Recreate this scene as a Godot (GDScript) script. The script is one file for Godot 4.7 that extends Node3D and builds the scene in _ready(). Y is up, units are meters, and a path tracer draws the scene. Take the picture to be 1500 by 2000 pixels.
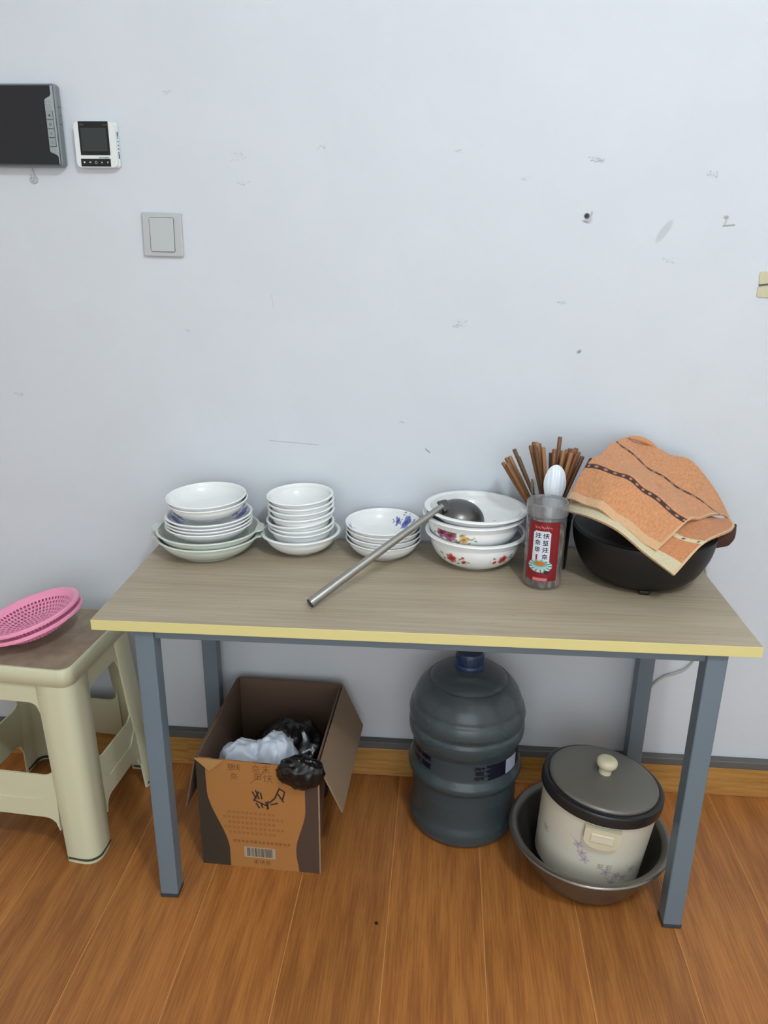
extends Node3D
# A small table of crockery against a white wall. Metres, y up, wall plane at z = WALL, x to the right.

const WALL := -0.015
const TOP := 0.652
var rng := RandomNumberGenerator.new()

# ---------------------------------------------------------------- mesh builder
class MB:
	var v := PackedVector3Array()
	var n := PackedVector3Array()
	var uv := PackedVector2Array()
	var idx := PackedInt32Array()
	var col := PackedColorArray()
	func add(p: Vector3, nn: Vector3, t := Vector2.ZERO) -> int:
		v.append(p); n.append(nn); uv.append(t)
		return v.size() - 1
	func tri(a: int, b: int, c: int) -> void:
		# front faces run clockwise: geometric normal of (a,b,c) must point away from the shading normal
		var g := (v[b] - v[a]).cross(v[c] - v[a])
		if g.dot(n[a] + n[b] + n[c]) > 0.0:
			idx.append(a); idx.append(c); idx.append(b)
		else:
			idx.append(a); idx.append(b); idx.append(c)
	func quad(a: int, b: int, c: int, d: int) -> void:
		tri(a, b, c); tri(a, c, d)
	func flat_quad(a: Vector3, b: Vector3, c: Vector3, d: Vector3, nn: Vector3, ta := Vector2(0, 0), tb := Vector2(1, 0), tc := Vector2(1, 1), td := Vector2(0, 1)) -> void:
		quad(add(a, nn, ta), add(b, nn, tb), add(c, nn, tc), add(d, nn, td))
	func flat_tri(a: Vector3, b: Vector3, c: Vector3, nn: Vector3) -> void:
		tri(add(a, nn), add(b, nn), add(c, nn))
	func mesh() -> ArrayMesh:
		var arr := []
		arr.resize(Mesh.ARRAY_MAX)
		arr[Mesh.ARRAY_VERTEX] = v
		arr[Mesh.ARRAY_NORMAL] = n
		arr[Mesh.ARRAY_TEX_UV] = uv
		arr[Mesh.ARRAY_INDEX] = idx
		var m := ArrayMesh.new()
		m.add_surface_from_arrays(Mesh.PRIMITIVE_TRIANGLES, arr)
		return m

# lathe round y; profile of Vector2(radius, height)
func lathe(m: MB, prof: Array, seg := 48, xf := Transform3D(), a0 := 0.0, a1 := TAU, sharp := 0.75) -> void:
	var cnt := prof.size()
	var tot := 0.0
	var acc := [0.0]
	var sn := []
	for i in cnt - 1:
		var d: Vector2 = prof[i + 1] - prof[i]
		tot += d.length(); acc.append(tot)
		sn.append(Vector2(d.y, -d.x).normalized())
	for i in cnt - 1:
		var nA: Vector2 = sn[i]
		var nB: Vector2 = sn[i]
		if i > 0 and (sn[i - 1] as Vector2).dot(sn[i]) > sharp: nA = ((sn[i - 1] as Vector2) + sn[i]).normalized()
		if i < cnt - 2 and (sn[i + 1] as Vector2).dot(sn[i]) > sharp: nB = ((sn[i + 1] as Vector2) + sn[i]).normalized()
		var base := m.v.size()
		for k in seg + 1:
			var a: float = lerpf(a0, a1, float(k) / seg)
			var ca := cos(a)
			var sa := sin(a)
			var p: Vector2 = prof[i]
			var q: Vector2 = prof[i + 1]
			m.add(xf * Vector3(p.x * ca, p.y, p.x * sa), (xf.basis * Vector3(nA.x * ca, nA.y, nA.x * sa)).normalized(), Vector2(float(k) / seg, acc[i] / tot))
			m.add(xf * Vector3(q.x * ca, q.y, q.x * sa), (xf.basis * Vector3(nB.x * ca, nB.y, nB.x * sa)).normalized(), Vector2(float(k) / seg, acc[i + 1] / tot))
		for k in seg:
			var b := base + 2 * k
			if (prof[i] as Vector2).x > 1e-6: m.tri(b, b + 2, b + 1)
			if (prof[i + 1] as Vector2).x > 1e-6: m.tri(b + 1, b + 2, b + 3)

# smooth a polyline profile with Catmull-Rom
func smooth_profile(pts: Array, sub := 5) -> Array:
	var out := []
	for i in pts.size() - 1:
		var p0: Vector2 = pts[maxi(i - 1, 0)]
		var p1: Vector2 = pts[i]
		var p2: Vector2 = pts[i + 1]
		var p3: Vector2 = pts[mini(i + 2, pts.size() - 1)]
		for k in sub: 
			var q := p1.cubic_interpolate(p2, p0, p3, float(k) / sub)
			q.x = maxf(q.x, 0.0)
			out.append(q)
	out.append(pts[-1])
	return out

# box with rounded edges
func rbox(m: MB, size: Vector3, r: float, xf := Transform3D(), seg := 2) -> void:
	var h := size * 0.5
	r = minf(r, minf(h.x, minf(h.y, h.z)) * 0.98)
	for ax in 3:
		for s in [-1.0, 1.0]:
			var ub := (ax + 1) % 3
			var vb := (ax + 2) % 3
			var us := []
			var vs := []
			for k in seg + 1:
				us.append(-h[ub] + r * k / seg); vs.append(-h[vb] + r * k / seg)
			for k in seg + 1:
				us.append(h[ub] - r + r * k / seg); vs.append(h[vb] - r + r * k / seg)
			var base := m.v.size()
			var w := us.size()
			for i in w:
				for j in w:
					var p := Vector3.ZERO
					p[ax] = s * h[ax]; p[ub] = us[i]; p[vb] = vs[j]
					var c := Vector3(clampf(p.x, -h.x + r, h.x - r), clampf(p.y, -h.y + r, h.y - r), clampf(p.z, -h.z + r, h.z - r))
					var d := (p - c).normalized()
					var q := c + d * r
					m.add(xf * q, (xf.basis * d).normalized(), Vector2(us[i] / size[ub] + 0.5, 0.5 - vs[j] / size[vb]))
			for i in w - 1:
				for j in w - 1:
					var a := base + i * w + j
					m.quad(a, a + w, a + w + 1, a + 1)

# tube along points
func tube(m: MB, pts: Array, rad: Array, seg := 10, caps := true) -> void:
	var cnt := pts.size()
	var up := Vector3.UP
	var rings := []
	var total := 0.0
	for i in cnt:
		var d: Vector3 = (pts[mini(i + 1, cnt - 1)] - pts[maxi(i - 1, 0)]).normalized()
		if i > 0: total += ((pts[i] as Vector3) - pts[i - 1]).length()
		if i == 0:
			up = Vector3.UP if absf(d.y) < 0.9 else Vector3.RIGHT
		var side := d.cross(up).normalized()
		up = side.cross(d).normalized()
		var ring := []
		for k in seg + 1:
			var a := TAU * k / seg
			var nn := side * cos(a) + up * sin(a)
			ring.append(m.add(pts[i] + nn * rad[i % rad.size()], nn, Vector2(float(k) / seg, total)))
		rings.append(ring)
	for i in cnt - 1:
		for k in seg: m.quad(rings[i][k], rings[i][k + 1], rings[i + 1][k + 1], rings[i + 1][k])
	if caps:
		for e in [0, cnt - 1]:
			var dn: Vector3 = ((pts[0] - pts[1]) if e == 0 else (pts[-1] - pts[-2])).normalized()
			var c := m.add(pts[e], dn)
			var rim := []
			for k in seg + 1: rim.append(m.add(m.v[rings[e][k]], dn))
			for k in seg: m.tri(c, rim[k], rim[k + 1])

# prism of a 2D outline (x, y), from z0 to z1
func prism(m: MB, poly: PackedVector2Array, z0: float, z1: float, xf := Transform3D(), uvr := Rect2(0, 0, 1, 1)) -> void:
	var t := Geometry2D.triangulate_polygon(poly)
	for zz in [z0, z1]:
		var nn := (xf.basis * Vector3(0, 0, 1 if zz == maxf(z0, z1) else -1)).normalized()
		var base := m.v.size()
		for p in poly: m.add(xf * Vector3(p.x, p.y, zz), nn, Vector2((p.x - uvr.position.x) / uvr.size.x, 1.0 - (p.y - uvr.position.y) / uvr.size.y))
		for i in range(0, t.size(), 3): m.tri(base + t[i], base + t[i + 1], base + t[i + 2])
	var cw := Geometry2D.is_polygon_clockwise(poly)
	for i in poly.size():
		var a := poly[i]
		var b := poly[(i + 1) % poly.size()]
		var e := (b - a).normalized()
		var o := Vector2(e.y, -e.x)
		if cw: o = -o
		var nn := (xf.basis * Vector3(o.x, o.y, 0)).normalized()
		m.flat_quad(xf * Vector3(a.x, a.y, z0), xf * Vector3(b.x, b.y, z0), xf * Vector3(b.x, b.y, z1), xf * Vector3(a.x, a.y, z1), nn)

# smooth sheet through a function (u, v in 0..1), given a thickness
func sheet(m: MB, f: Callable, nu: int, nv: int, thick := 0.0) -> void:
	var P := []
	var N := []
	for i in nu + 1:
		for j in nv + 1: P.append(f.call(float(i) / nu, float(j) / nv))
	for i in nu + 1:
		for j in nv + 1:
			var du: Vector3 = P[mini(i + 1, nu) * (nv + 1) + j] - P[maxi(i - 1, 0) * (nv + 1) + j]
			var dv: Vector3 = P[i * (nv + 1) + mini(j + 1, nv)] - P[i * (nv + 1) + maxi(j - 1, 0)]
			var cr := du.cross(dv)
			if cr.length() < 1e-12:
				var jj := 1 if j == 0 else nv - 1
				du = P[mini(i + 1, nu) * (nv + 1) + jj] - P[maxi(i - 1, 0) * (nv + 1) + jj]
				cr = du.cross(dv)
			N.append(cr.normalized())
	for side in ([1.0, -1.0] if thick > 0.0 else [1.0]):
		var base := m.v.size()
		for i in nu + 1:
			for j in nv + 1:
				var k := i * (nv + 1) + j
				m.add(P[k] + N[k] * side * thick * 0.5, N[k] * side, Vector2(float(i) / nu, float(j) / nv))
		for i in nu:
			for j in nv:
				var a := base + i * (nv + 1) + j
				m.quad(a, a + nv + 1, a + nv + 2, a + 1)
	if thick > 0.0:
		var border := []
		for i in nu: border.append(Vector2i(i, 0))
		for j in nv: border.append(Vector2i(nu, j))
		for i in nu: border.append(Vector2i(nu - i, nv))
		for j in nv: border.append(Vector2i(0, nv - j))
		var mid: Vector3 = P[(nu / 2) * (nv + 1) + nv / 2]
		for q in border.size():
			var b0: Vector2i = border[q]
			var b1: Vector2i = border[(q + 1) % border.size()]
			var k0 := b0.x * (nv + 1) + b0.y
			var k1 := b1.x * (nv + 1) + b1.y
			var e: Vector3 = (P[k1] - P[k0]).normalized()
			var nn: Vector3 = e.cross(N[k0]).normalized()
			if nn.dot(P[k0] - mid) < 0: nn = -nn
			var h0: Vector3 = N[k0] * thick * 0.5
			var h1: Vector3 = N[k1] * thick * 0.5
			var u0 := Vector2(float(b0.x) / nu, float(b0.y) / nv)
			var u1 := Vector2(float(b1.x) / nu, float(b1.y) / nv)
			m.flat_quad(P[k0] + h0, P[k1] + h1, P[k1] - h1, P[k0] - h0, nn, u0, u1, u1, u0)

# bicubic surface through a grid of control points rows[r][c]; u along columns, v along rows
func patch(rows: Array, u: float, v: float) -> Vector3:
	var nr := rows.size()
	var fv := v * (nr - 1)
	var r := mini(int(fv), nr - 2)
	var pts := []
	for k in 4:
		var rr := clampi(r - 1 + k, 0, nr - 1)
		var row: Array = rows[rr]
		var fu := u * (row.size() - 1)
		var c := mini(int(fu), row.size() - 2)
		var a: Vector3 = row[c]
		var q := a.cubic_interpolate(row[c + 1], row[maxi(c - 1, 0)], row[mini(c + 2, row.size() - 1)], fu - c)
		if rr != r - 1 + k:
			pts.append(null)
		else:
			pts.append(q)
	var p1: Vector3 = pts[1]
	var p2: Vector3 = pts[2]
	var p0: Vector3 = pts[0] if pts[0] != null else p1 * 2.0 - p2
	var p3: Vector3 = pts[3] if pts[3] != null else p2 * 2.0 - p1
	return p1.cubic_interpolate(p2, p0, p3, fv - r)

func rounded_rect(w: float, h: float, r: float, seg := 5) -> PackedVector2Array:
	var out := PackedVector2Array()
	for q in 4:
		var cx: float = (w / 2 - r) * (1 if q in [0, 3] else -1)
		var cy: float = (h / 2 - r) * (1 if q in [0, 1] else -1)
		for k in seg + 1:
			var a: float = PI / 2 * (q + float(k) / seg)
			out.append(Vector2(cx + r * cos(a), cy + r * sin(a)))
	return out

func disc_poly(r: float, seg := 16, c := Vector2.ZERO) -> PackedVector2Array:
	var out := PackedVector2Array()
	for k in seg: out.append(c + Vector2(cos(TAU * k / seg), sin(TAU * k / seg)) * r)
	return out

# ---------------------------------------------------------------- naming
var used := {}
func numbered(called: String) -> String:
	if not used.has(called):
		used[called] = 0
		return called
	used[called] += 1
	return "%s_%03d" % [called, used[called]]

func tag(o: Node, label: String, category: String, group := "") -> Node:
	o.set_meta("label", label)
	o.set_meta("category", category)
	if group: o.set_meta("group", group)
	return o

func put(called: String, m: MB, mat: Material, parent: Node = null) -> MeshInstance3D:
	return put_mesh(called, m.mesh(), mat, parent)

func put_mesh(called: String, mesh: Mesh, mat: Material, parent: Node = null) -> MeshInstance3D:
	var o := MeshInstance3D.new()
	o.mesh = mesh
	o.material_override = mat
	o.cast_shadow = GeometryInstance3D.SHADOW_CASTING_SETTING_ON
	if parent == null:
		o.name = numbered(called)
		add_child(o)
	else:
		var nm := called
		var k := 0
		while parent.has_node(NodePath(nm)):
			k += 1
			nm = "%s_%03d" % [called, k]
		o.name = nm
		parent.add_child(o, true)
	return o

func thing(called: String, label: String, category: String, at := Vector3.ZERO, turn := Vector3.ZERO, group := "") -> Node3D:
	var o := Node3D.new()
	o.name = numbered(called)
	add_child(o)
	o.position = at
	o.rotation = turn
	tag(o, label, category, group)
	return o

func structure(called: String, m: MB, mat: Material, parent: Node = null) -> MeshInstance3D:
	var o := put(called, m, mat, parent)
	if parent == null: o.set_meta("kind", "structure")
	return o

# ---------------------------------------------------------------- materials and pictures
func mat(c: Color, rough := 0.5, metal := 0.0) -> StandardMaterial3D:
	var m := StandardMaterial3D.new()
	m.albedo_color = c
	m.roughness = rough
	m.metallic = metal
	return m

func glazed(c: Color, tex: Texture2D = null) -> StandardMaterial3D:
	var m := mat(c, 0.16)
	if tex:
		m.albedo_texture = tex
	m.clearcoat_enabled = true
	m.clearcoat = 0.4
	m.clearcoat_roughness = 0.08
	return m

func noise_normal(freq: float, strength: float, size := 256, kind := FastNoiseLite.TYPE_SIMPLEX) -> NoiseTexture2D:
	var n := FastNoiseLite.new()
	n.noise_type = kind
	n.frequency = freq
	n.seed = 7
	n.fractal_octaves = 3
	var t := NoiseTexture2D.new()
	t.width = size; t.height = size
	t.seamless = true
	t.as_normal_map = true
	t.bump_strength = strength
	t.noise = n
	return t

func tex(im: Image) -> ImageTexture:
	return ImageTexture.create_from_image(im)

func canvas(w: int, h: int, c: Color) -> Image:
	var im := Image.create(w, h, false, Image.FORMAT_RGB8)
	im.fill(c)
	return im

# soft elliptical stain on an image, turned by ang
func blob(im: Image, cx: float, cy: float, rx: float, ry: float, ang: float, c: Color, alpha := 1.0, soft := 0.3, speckle := 0.0) -> void:
	var R := int(maxf(rx, ry)) + 2
	var ca := cos(ang)
	var sa := sin(ang)
	for y in range(maxi(int(cy) - R, 0), mini(int(cy) + R + 1, im.get_height())):
		for x in range(int(cx) - R, int(cx) + R + 1):
			var dx := x + 0.5 - cx
			var dy := y + 0.5 - cy
			var d := Vector2((dx * ca + dy * sa) / rx, (-dx * sa + dy * ca) / ry).length()
			if d >= 1.0: continue
			var a := alpha * clampf((1.0 - d) / soft, 0.0, 1.0)
			if speckle > 0.0: a *= clampf(1.0 - speckle * rng.randf() * 1.6, 0.0, 1.0)
			var xx := posmod(x, im.get_width())
			im.set_pixel(xx, y, im.get_pixel(xx, y).lerp(c, a))

func stroke(im: Image, a: Vector2, b: Vector2, w: float, c: Color, alpha := 1.0) -> void:
	var x0 := maxi(int(minf(a.x, b.x) - w - 1), 0)
	var x1 := mini(int(maxf(a.x, b.x) + w + 2), im.get_width() - 1)
	var y0 := maxi(int(minf(a.y, b.y) - w - 1), 0)
	var y1 := mini(int(maxf(a.y, b.y) + w + 2), im.get_height() - 1)
	for y in range(y0, y1 + 1):
		for x in range(x0, x1 + 1):
			var p := Vector2(x + 0.5, y + 0.5)
			var d := p.distance_to(Geometry2D.get_closest_point_to_segment(p, a, b))
			var k := clampf(w * 0.5 + 0.5 - d, 0.0, 1.0) * alpha
			if k > 0.0: im.set_pixel(x, y, im.get_pixel(x, y).lerp(c, k))

# a written character made of brush strokes; kinds are made of crossing horizontals, verticals and sweeps
const GLYPHS := [
	[[.1, .2, .9, .15], [.5, .05, .5, .95], [.15, .5, .85, .45], [.5, .5, .1, .9], [.5, .5, .9, .9]],
	[[.2, .1, .2, .9], [.05, .35, .35, .3], [.45, .2, .95, .15], [.7, .1, .65, .6], [.45, .5, .95, .45], [.7, .5, .45, .95], [.7, .55, .95, .95]],
	[[.1, .15, .9, .1], [.25, .05, .25, .3], [.7, .05, .7, .3], [.2, .4, .8, .4], [.2, .4, .2, .65], [.8, .4, .8, .65], [.2, .65, .8, .65], [.5, .65, .5, .95], [.1, .95, .9, .9]],
	[[.15, .1, .35, .25], [.1, .4, .3, .5], [.1, .95, .35, .6], [.45, .2, .95, .2], [.7, .05, .7, .9], [.45, .5, .95, .5], [.5, .9, .95, .85]],
	[[.15, .25, .85, .2], [.5, .05, .15, .55], [.5, .25, .9, .55], [.3, .6, .7, .6], [.5, .6, .5, .95], [.3, .75, .15, .9], [.7, .75, .85, .9]],
	[[.2, .15, .8, .15], [.2, .15, .2, .8], [.8, .15, .8, .8], [.2, .45, .8, .45], [.2, .8, .8, .8], [.5, .15, .5, .95]],
]
func glyph(im: Image, kind: int, x: float, y: float, s: float, w: float, c: Color, alpha := 1.0) -> void:
	for q in GLYPHS[kind % GLYPHS.size()]:
		stroke(im, Vector2(x + q[0] * s, y + q[1] * s), Vector2(x + q[2] * s, y + q[3] * s), w, c, alpha)

# long-grained wood picture, grain along the picture's x
func wood(w: int, h: int, dark: Color, mid: Color, light: Color, sx: float, sy: float, seed_: int, bands := 0.5) -> Image:
	var a := FastNoiseLite.new()
	a.seed = seed_; a.noise_type = FastNoiseLite.TYPE_SIMPLEX; a.frequency = 1.0; a.fractal_octaves = 4
	var b := FastNoiseLite.new()
	b.seed = seed_ + 5; b.noise_type = FastNoiseLite.TYPE_SIMPLEX; b.frequency = 1.0; b.fractal_octaves = 2
	var im := Image.create(w, h, false, Image.FORMAT_RGB8)
	for y in h:
		for x in w:
			var fx := float(x) / w
			var fy := float(y) / h
			# wrap both ways by blending
			var g := a.get_noise_2d(fx * sx, fy * sy) * 0.7 + a.get_noise_2d(fx * sx * 3.0, fy * sy * 4.0) * 0.35
			var k := b.get_noise_2d(fx * sx * 0.4 + 9.0, fy * sy * 0.12)
			var t := clampf(0.5 + g * 0.75 + k * bands, 0.0, 1.0)
			im.set_pixel(x, y, dark.lerp(mid, t * 2.0) if t < 0.5 else mid.lerp(light, t * 2.0 - 1.0))
	return im

# ---------------------------------------------------------------- the scene
func _ready() -> void:
	rng.seed = 11
	# camera
	var cam := Camera3D.new()
	cam.name = "camera"
	add_child(cam)
	cam.transform = Transform3D(Basis(Vector3(0.99704, 0.011416, -0.076032), Vector3(-0.035941, 0.943417, -0.329655), Vector3(0.067966, 0.331412, 0.941035)), Vector3(0.6306, 1.3198, 1.7007))
	cam.fov = 66.152
	cam.near = 0.05
	cam.current = true
	# environment
	var env := Environment.new()
	env.background_mode = Environment.BG_COLOR
	env.background_color = Color(0.75, 0.82, 0.9)
	env.tonemap_mode = Environment.TONE_MAPPER_LINEAR
	env.tonemap_exposure = 0.92
	env.sdfgi_enabled = true
	env.ssao_enabled = true
	env.ssil_enabled = true
	var we := WorldEnvironment.new()
	we.name = "world_environment"
	we.environment = env
	add_child(we)
	# the room's ceiling lamp: a round glowing globe with its light
	var lamp_at := Vector3(1.2, 2.6, 1.85)
	var light := OmniLight3D.new()
	light.name = "lamp_light"
	light.light_color = Color(0.93, 0.97, 1.0)
	light.light_energy = 1.8
	light.omni_range = 12.0
	light.omni_attenuation = 2.0
	light.light_size = 0.07
	light.shadow_enabled = true
	add_child(light)
	light.position = lamp_at
	# daylight from the big window behind the viewer
	var day := AreaLight3D.new()
	day.name = "window_daylight"
	day.light_color = Color(0.96, 0.985, 1.0)
	day.light_energy = 3.45
	day.area_size = Vector2(2.3, 1.95)
	day.area_normalize_energy = true
	day.area_range = 12.0
	day.area_attenuation = 2.0
	day.shadow_enabled = true
	add_child(day)
	day.position = Vector3(0.65, 1.12, 3.47)
	build_room(lamp_at)
	build_table()
	build_wall_things()
	build_stool()
	build_pot_and_towel()
	build_carton()
	build_jug()
	build_basin()
	build_crockery()
	build_cup_and_chopsticks()
	build_jar()
	build_ladle()

# ---------------------------------------------------------------- room
func build_room(lamp_at: Vector3) -> void:
	var X0 := -1.7
	var X1 := 2.4
	var Z1 := 3.5
	var HH := 2.72
	# wall picture: one pixel to the millimetre over x -0.6..1.4, y 0..2, with its scuffs and dirt
	var base := Color(0.798, 0.822, 0.845)
	var im := canvas(2048, 2048, base)
	var px := func(x: float, y: float) -> Vector2: return Vector2((x + 0.6) / 2.0 * 2048, (2.0 - y) / 2.0 * 2048)
	var grey := Color(0.42, 0.43, 0.44)
	var big := FastNoiseLite.new()
	big.seed = 4; big.frequency = 0.004
	for y in range(0, 2048, 4):
		for x in range(0, 2048, 4):
			var k := big.get_noise_2d(x, y)
			var c := base * (1.0 + 0.012 * k)
			im.fill_rect(Rect2i(x, y, 4, 4), c)
	# plugged hole, dark and ragged
	var s0: Vector2 = px.call(0.9097, 1.3591)
	blob(im, s0.x - 1, s0.y - 3, 7, 7, 0.3, Color(0.12, 0.12, 0.13), 0.95, 0.5)
	blob(im, s0.x + 3, s0.y + 4, 10, 9, 0.3, grey, 0.5, 0.6, 0.5)
	blob(im, s0.x + 8, s0.y - 7, 3, 8, 0.2, grey, 0.4, 0.6)
	blob(im, s0.x - 3, s0.y + 8, 10, 2.5, 0.3, Color(0.3, 0.3, 0.3), 0.5, 0.6)
	# scuffs
	for s in [[0.9203, 1.4668, 15, .5], [1.1431, 1.4403, 12, .5], [0.6654, 1.1458, 20, .4], [0.874, 1.1937, 9, .35], [1.0793, 1.2799, 11, .25], [0.2012, 1.4689, 18, .22], [0.3742, 1.4857, 8, .3], [0.0622, 1.5848, 7, .35], [0.2093, 1.4181, 10, .25], [0.5443, 0.9284, 9, .25], [0.6457, 1.4803, 9, .2], [-0.3292, 0.9689, 12, .3], [0.78, 1.43, 7, .2], [0.07, 1.12, 8, .2]]:
		var p: Vector2 = px.call(s[0], s[1])
		blob(im, p.x, p.y, s[2], s[2] * 0.5, 0.3, grey, s[3] * 0.35, 0.8, 0.8)
		for k in 8:
			var a := p + Vector2(rng.randf_range(-1, 1), rng.randf_range(-.45, .45)) * float(s[2])
			stroke(im, a, a + Vector2(rng.randf_range(-1, 1), rng.randf_range(-.4, .4)) * float(s[2]) * 0.5, 1.2, grey, s[3])
	s0 = px.call(0.9181, 1.0922); blob(im, s0.x, s0.y, 7, 4.5, -0.6, grey, 0.7, 0.6)
	s0 = px.call(0.9260, 1.4640); blob(im, s0.x, s0.y, 8, 4, 0.2, grey, 0.6, 0.7, 0.5)
	s0 = px.call(1.0642, 1.3346); blob(im, s0.x, s0.y, 30, 9, -1.0, grey, 0.17, 0.3)
	s0 = px.call(1.1818, 1.3620); blob(im, s0.x, s0.y, 7, 5, 0, Color(.55, .53, .45), 0.7, 0.6); blob(im, s0.x, s0.y + 9, 3, 9, 0.2, Color(.6, .58, .5), 0.5, 0.7)
	s0 = px.call(1.1860, 1.3480); stroke(im, s0 + Vector2(-8, 2), s0 + Vector2(14, 0), 3.0, grey, 0.6)
	s0 = px.call(0.2832, 0.8740); stroke(im, s0 + Vector2(-40, -4), s0 + Vector2(75, 3), 1.4, grey, 0.4)
	s0 = px.call(0.6031, 0.8656); stroke(im, s0 + Vector2(-4, -3), s0 + Vector2(5, 4), 3.0, grey, 0.6)
	s0 = px.call(0.26, 1.20); stroke(im, s0, s0 + Vector2(3, 30), 1.2, grey, 0.2)
	var wm := mat(Color.WHITE, 0.75)
	wm.albedo_texture = tex(im)
	wm.texture_repeat = false
	var wall_normal := noise_normal(0.06, 1.5, 256)
	wm.normal_enabled = true
	wm.normal_scale = 0.15
	wm.normal_texture = wall_normal
	wm.detail_enabled = false
	var plain := mat(Color(0.93, 0.92, 0.90), 0.8)
	var m := MB.new()
	var fx := func(x: float, y: float, z: float) -> Vector3: return Vector3(x, y, z)
	# back wall: a slab 0.2 m thick, picture on its front
	rbox(m, Vector3(X1 - X0 + 0.4, HH + 0.3, 0.2), 0.002, Transform3D(Basis(), Vector3((X0 + X1) / 2, HH / 2, WALL - 0.1)))
	for i in m.v.size(): m.uv[i] = Vector2((m.v[i].x + 0.6) / 2.0, (2.0 - m.v[i].y) / 2.0)
	wm.normal_enabled = false
	structure("wall_back", m, wm)
	m = MB.new(); rbox(m, Vector3(0.2, HH + 0.3, Z1 + 0.4), 0.002, Transform3D(Basis(), Vector3(X0 - 0.1, HH / 2, Z1 / 2))); structure("wall_left", m, plain)
	m = MB.new(); rbox(m, Vector3(0.2, HH + 0.3, Z1 + 0.4), 0.002, Transform3D(Basis(), Vector3(X1 + 0.1, HH / 2, Z1 / 2))); structure("wall_right", m, plain)
	# front wall behind the viewer, with the opening of a large window in it
	m = MB.new()
	var wx0 := -0.55
	var wx1 := 1.85
	var wy0 := 0.10
	var wy1 := 2.15
	for q in [[X0 - 0.2, wx0, -0.15, HH + 0.15], [wx1, X1 + 0.2, -0.15, HH + 0.15], [wx0, wx1, -0.15, wy0], [wx0, wx1, wy1, HH + 0.15]]:
		rbox(m, Vector3(q[1] - q[0], q[3] - q[2], 0.2), 0.001, Transform3D(Basis(), Vector3((q[0] + q[1]) / 2, (q[2] + q[3]) / 2, Z1 + 0.1)), 1)
	structure("wall_front", m, plain)
	m = MB.new()
	for q in [[wx0, wx1, wy0, wy0 + 0.05], [wx0, wx1, wy1 - 0.05, wy1], [wx0, wx0 + 0.05, wy0, wy1], [wx1 - 0.05, wx1, wy0, wy1], [0.625, 0.675, wy0, wy1]]:
		rbox(m, Vector3(q[1] - q[0], q[3] - q[2], 0.05), 0.003, Transform3D(Basis(), Vector3((q[0] + q[1]) / 2, (q[2] + q[3]) / 2, Z1 + 0.08)), 1)
	var win := structure("window_1", m, mat(Color(.9, .9, .9), 0.4))
	var pane := mat(Color(0.9, 0.95, 0.97, 0.08), 0.05)
	pane.transparency = BaseMaterial3D.TRANSPARENCY_ALPHA
	for q in [[wx0 + 0.05, 0.625], [0.675, wx1 - 0.05]]:
		m = MB.new(); rbox(m, Vector3(q[1] - q[0], wy1 - wy0 - 0.1, 0.006), 0.001, Transform3D(Basis(), Vector3((q[0] + q[1]) / 2, (wy0 + wy1) / 2, Z1 + 0.08)), 1)
		put("pane", m, pane, win)
	m = MB.new(); rbox(m, Vector3(X1 - X0 + 0.4, 0.2, Z1 + 0.4), 0.002, Transform3D(Basis(), Vector3((X0 + X1) / 2, HH + 0.1, Z1 / 2))); structure("ceiling", m, mat(Color(.95, .95, .94), 0.9))
	# floor: a screed with planks laid on it, light filler showing in the joints
	m = MB.new(); rbox(m, Vector3(X1 - X0 + 0.4, 0.2, Z1 + 0.4), 0.002, Transform3D(Basis(), Vector3((X0 + X1) / 2, -0.1006, Z1 / 2)))
	var fl := structure("floor", m, mat(Color(0.76, 0.53, 0.30), 0.6))
	var wim := wood(1024, 512, Color(0.545, 0.335, 0.16), Color(0.62, 0.395, 0.185), Color(0.685, 0.45, 0.22), 7.0, 70.0, 3, 0.45)
	var wt := tex(wim)
	var fn := noise_normal(0.05, 2.0, 256)
	var pm := []
	for t in [1.0, 0.95, 1.05]:
		var f := mat(Color(t, t, t), 0.33)
		f.albedo_color = Color(minf(t, 1.0), minf(t, 1.0), minf(t, 1.0))
		f.albedo_texture = wt
		f.roughness = 0.44
		pm.append(f)
	var pw := 0.1945
	var gap := 0.0013
	for i in range(-9, 13):
		var xa := -0.025 + pw * i
		if xa + pw < X0 or xa > X1: continue
		var x0 := maxf(xa, X0)
		var x1 := minf(xa + pw, X1)
		var cuts := [WALL, 0.95 + 0.42 * posmod(i * 7, 3) / 3.0, 2.2 + 0.4 * posmod(i * 5, 3) / 3.0, Z1]
		for k in 3:
			var z0: float = cuts[k]
			var z1: float = cuts[k + 1]
			var pmb := MB.new()
			rbox(pmb, Vector3(x1 - x0 - gap, 0.012, z1 - z0 - gap), 0.0012, Transform3D(Basis(), Vector3((x0 + x1) / 2, -0.006, (z0 + z1) / 2)), 1)
			var ou := rng.randf()
			var ov := rng.randf()
			for j in pmb.v.size(): pmb.uv[j] = Vector2(pmb.v[j].z / 1.3 + ou, pmb.v[j].x / 0.42 + ov)
			put("plank", pmb, pm[posmod(i * 5 + k * 2, 3)], fl)
	# knot in the boards in front of the table
	m = MB.new(); prism(m, disc_poly(0.004, 10), 0.0, 0.0004, Transform3D(Basis(Vector3.RIGHT, -PI / 2), Vector3(0.5363, 0.0, 0.4722)))
	put("knot", m, mat(Color(0.13, 0.07, 0.04), 0.6), fl)
	# baseboard with its grey cap strip and a lighter quarter-round foot
	var bl := X1 - X0
	var bx := (X0 + X1) / 2
	m = MB.new(); rbox(m, Vector3(bl, 0.08, 0.021), 0.002, Transform3D(Basis(), Vector3(bx, 0.04, WALL + 0.0105)))
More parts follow.
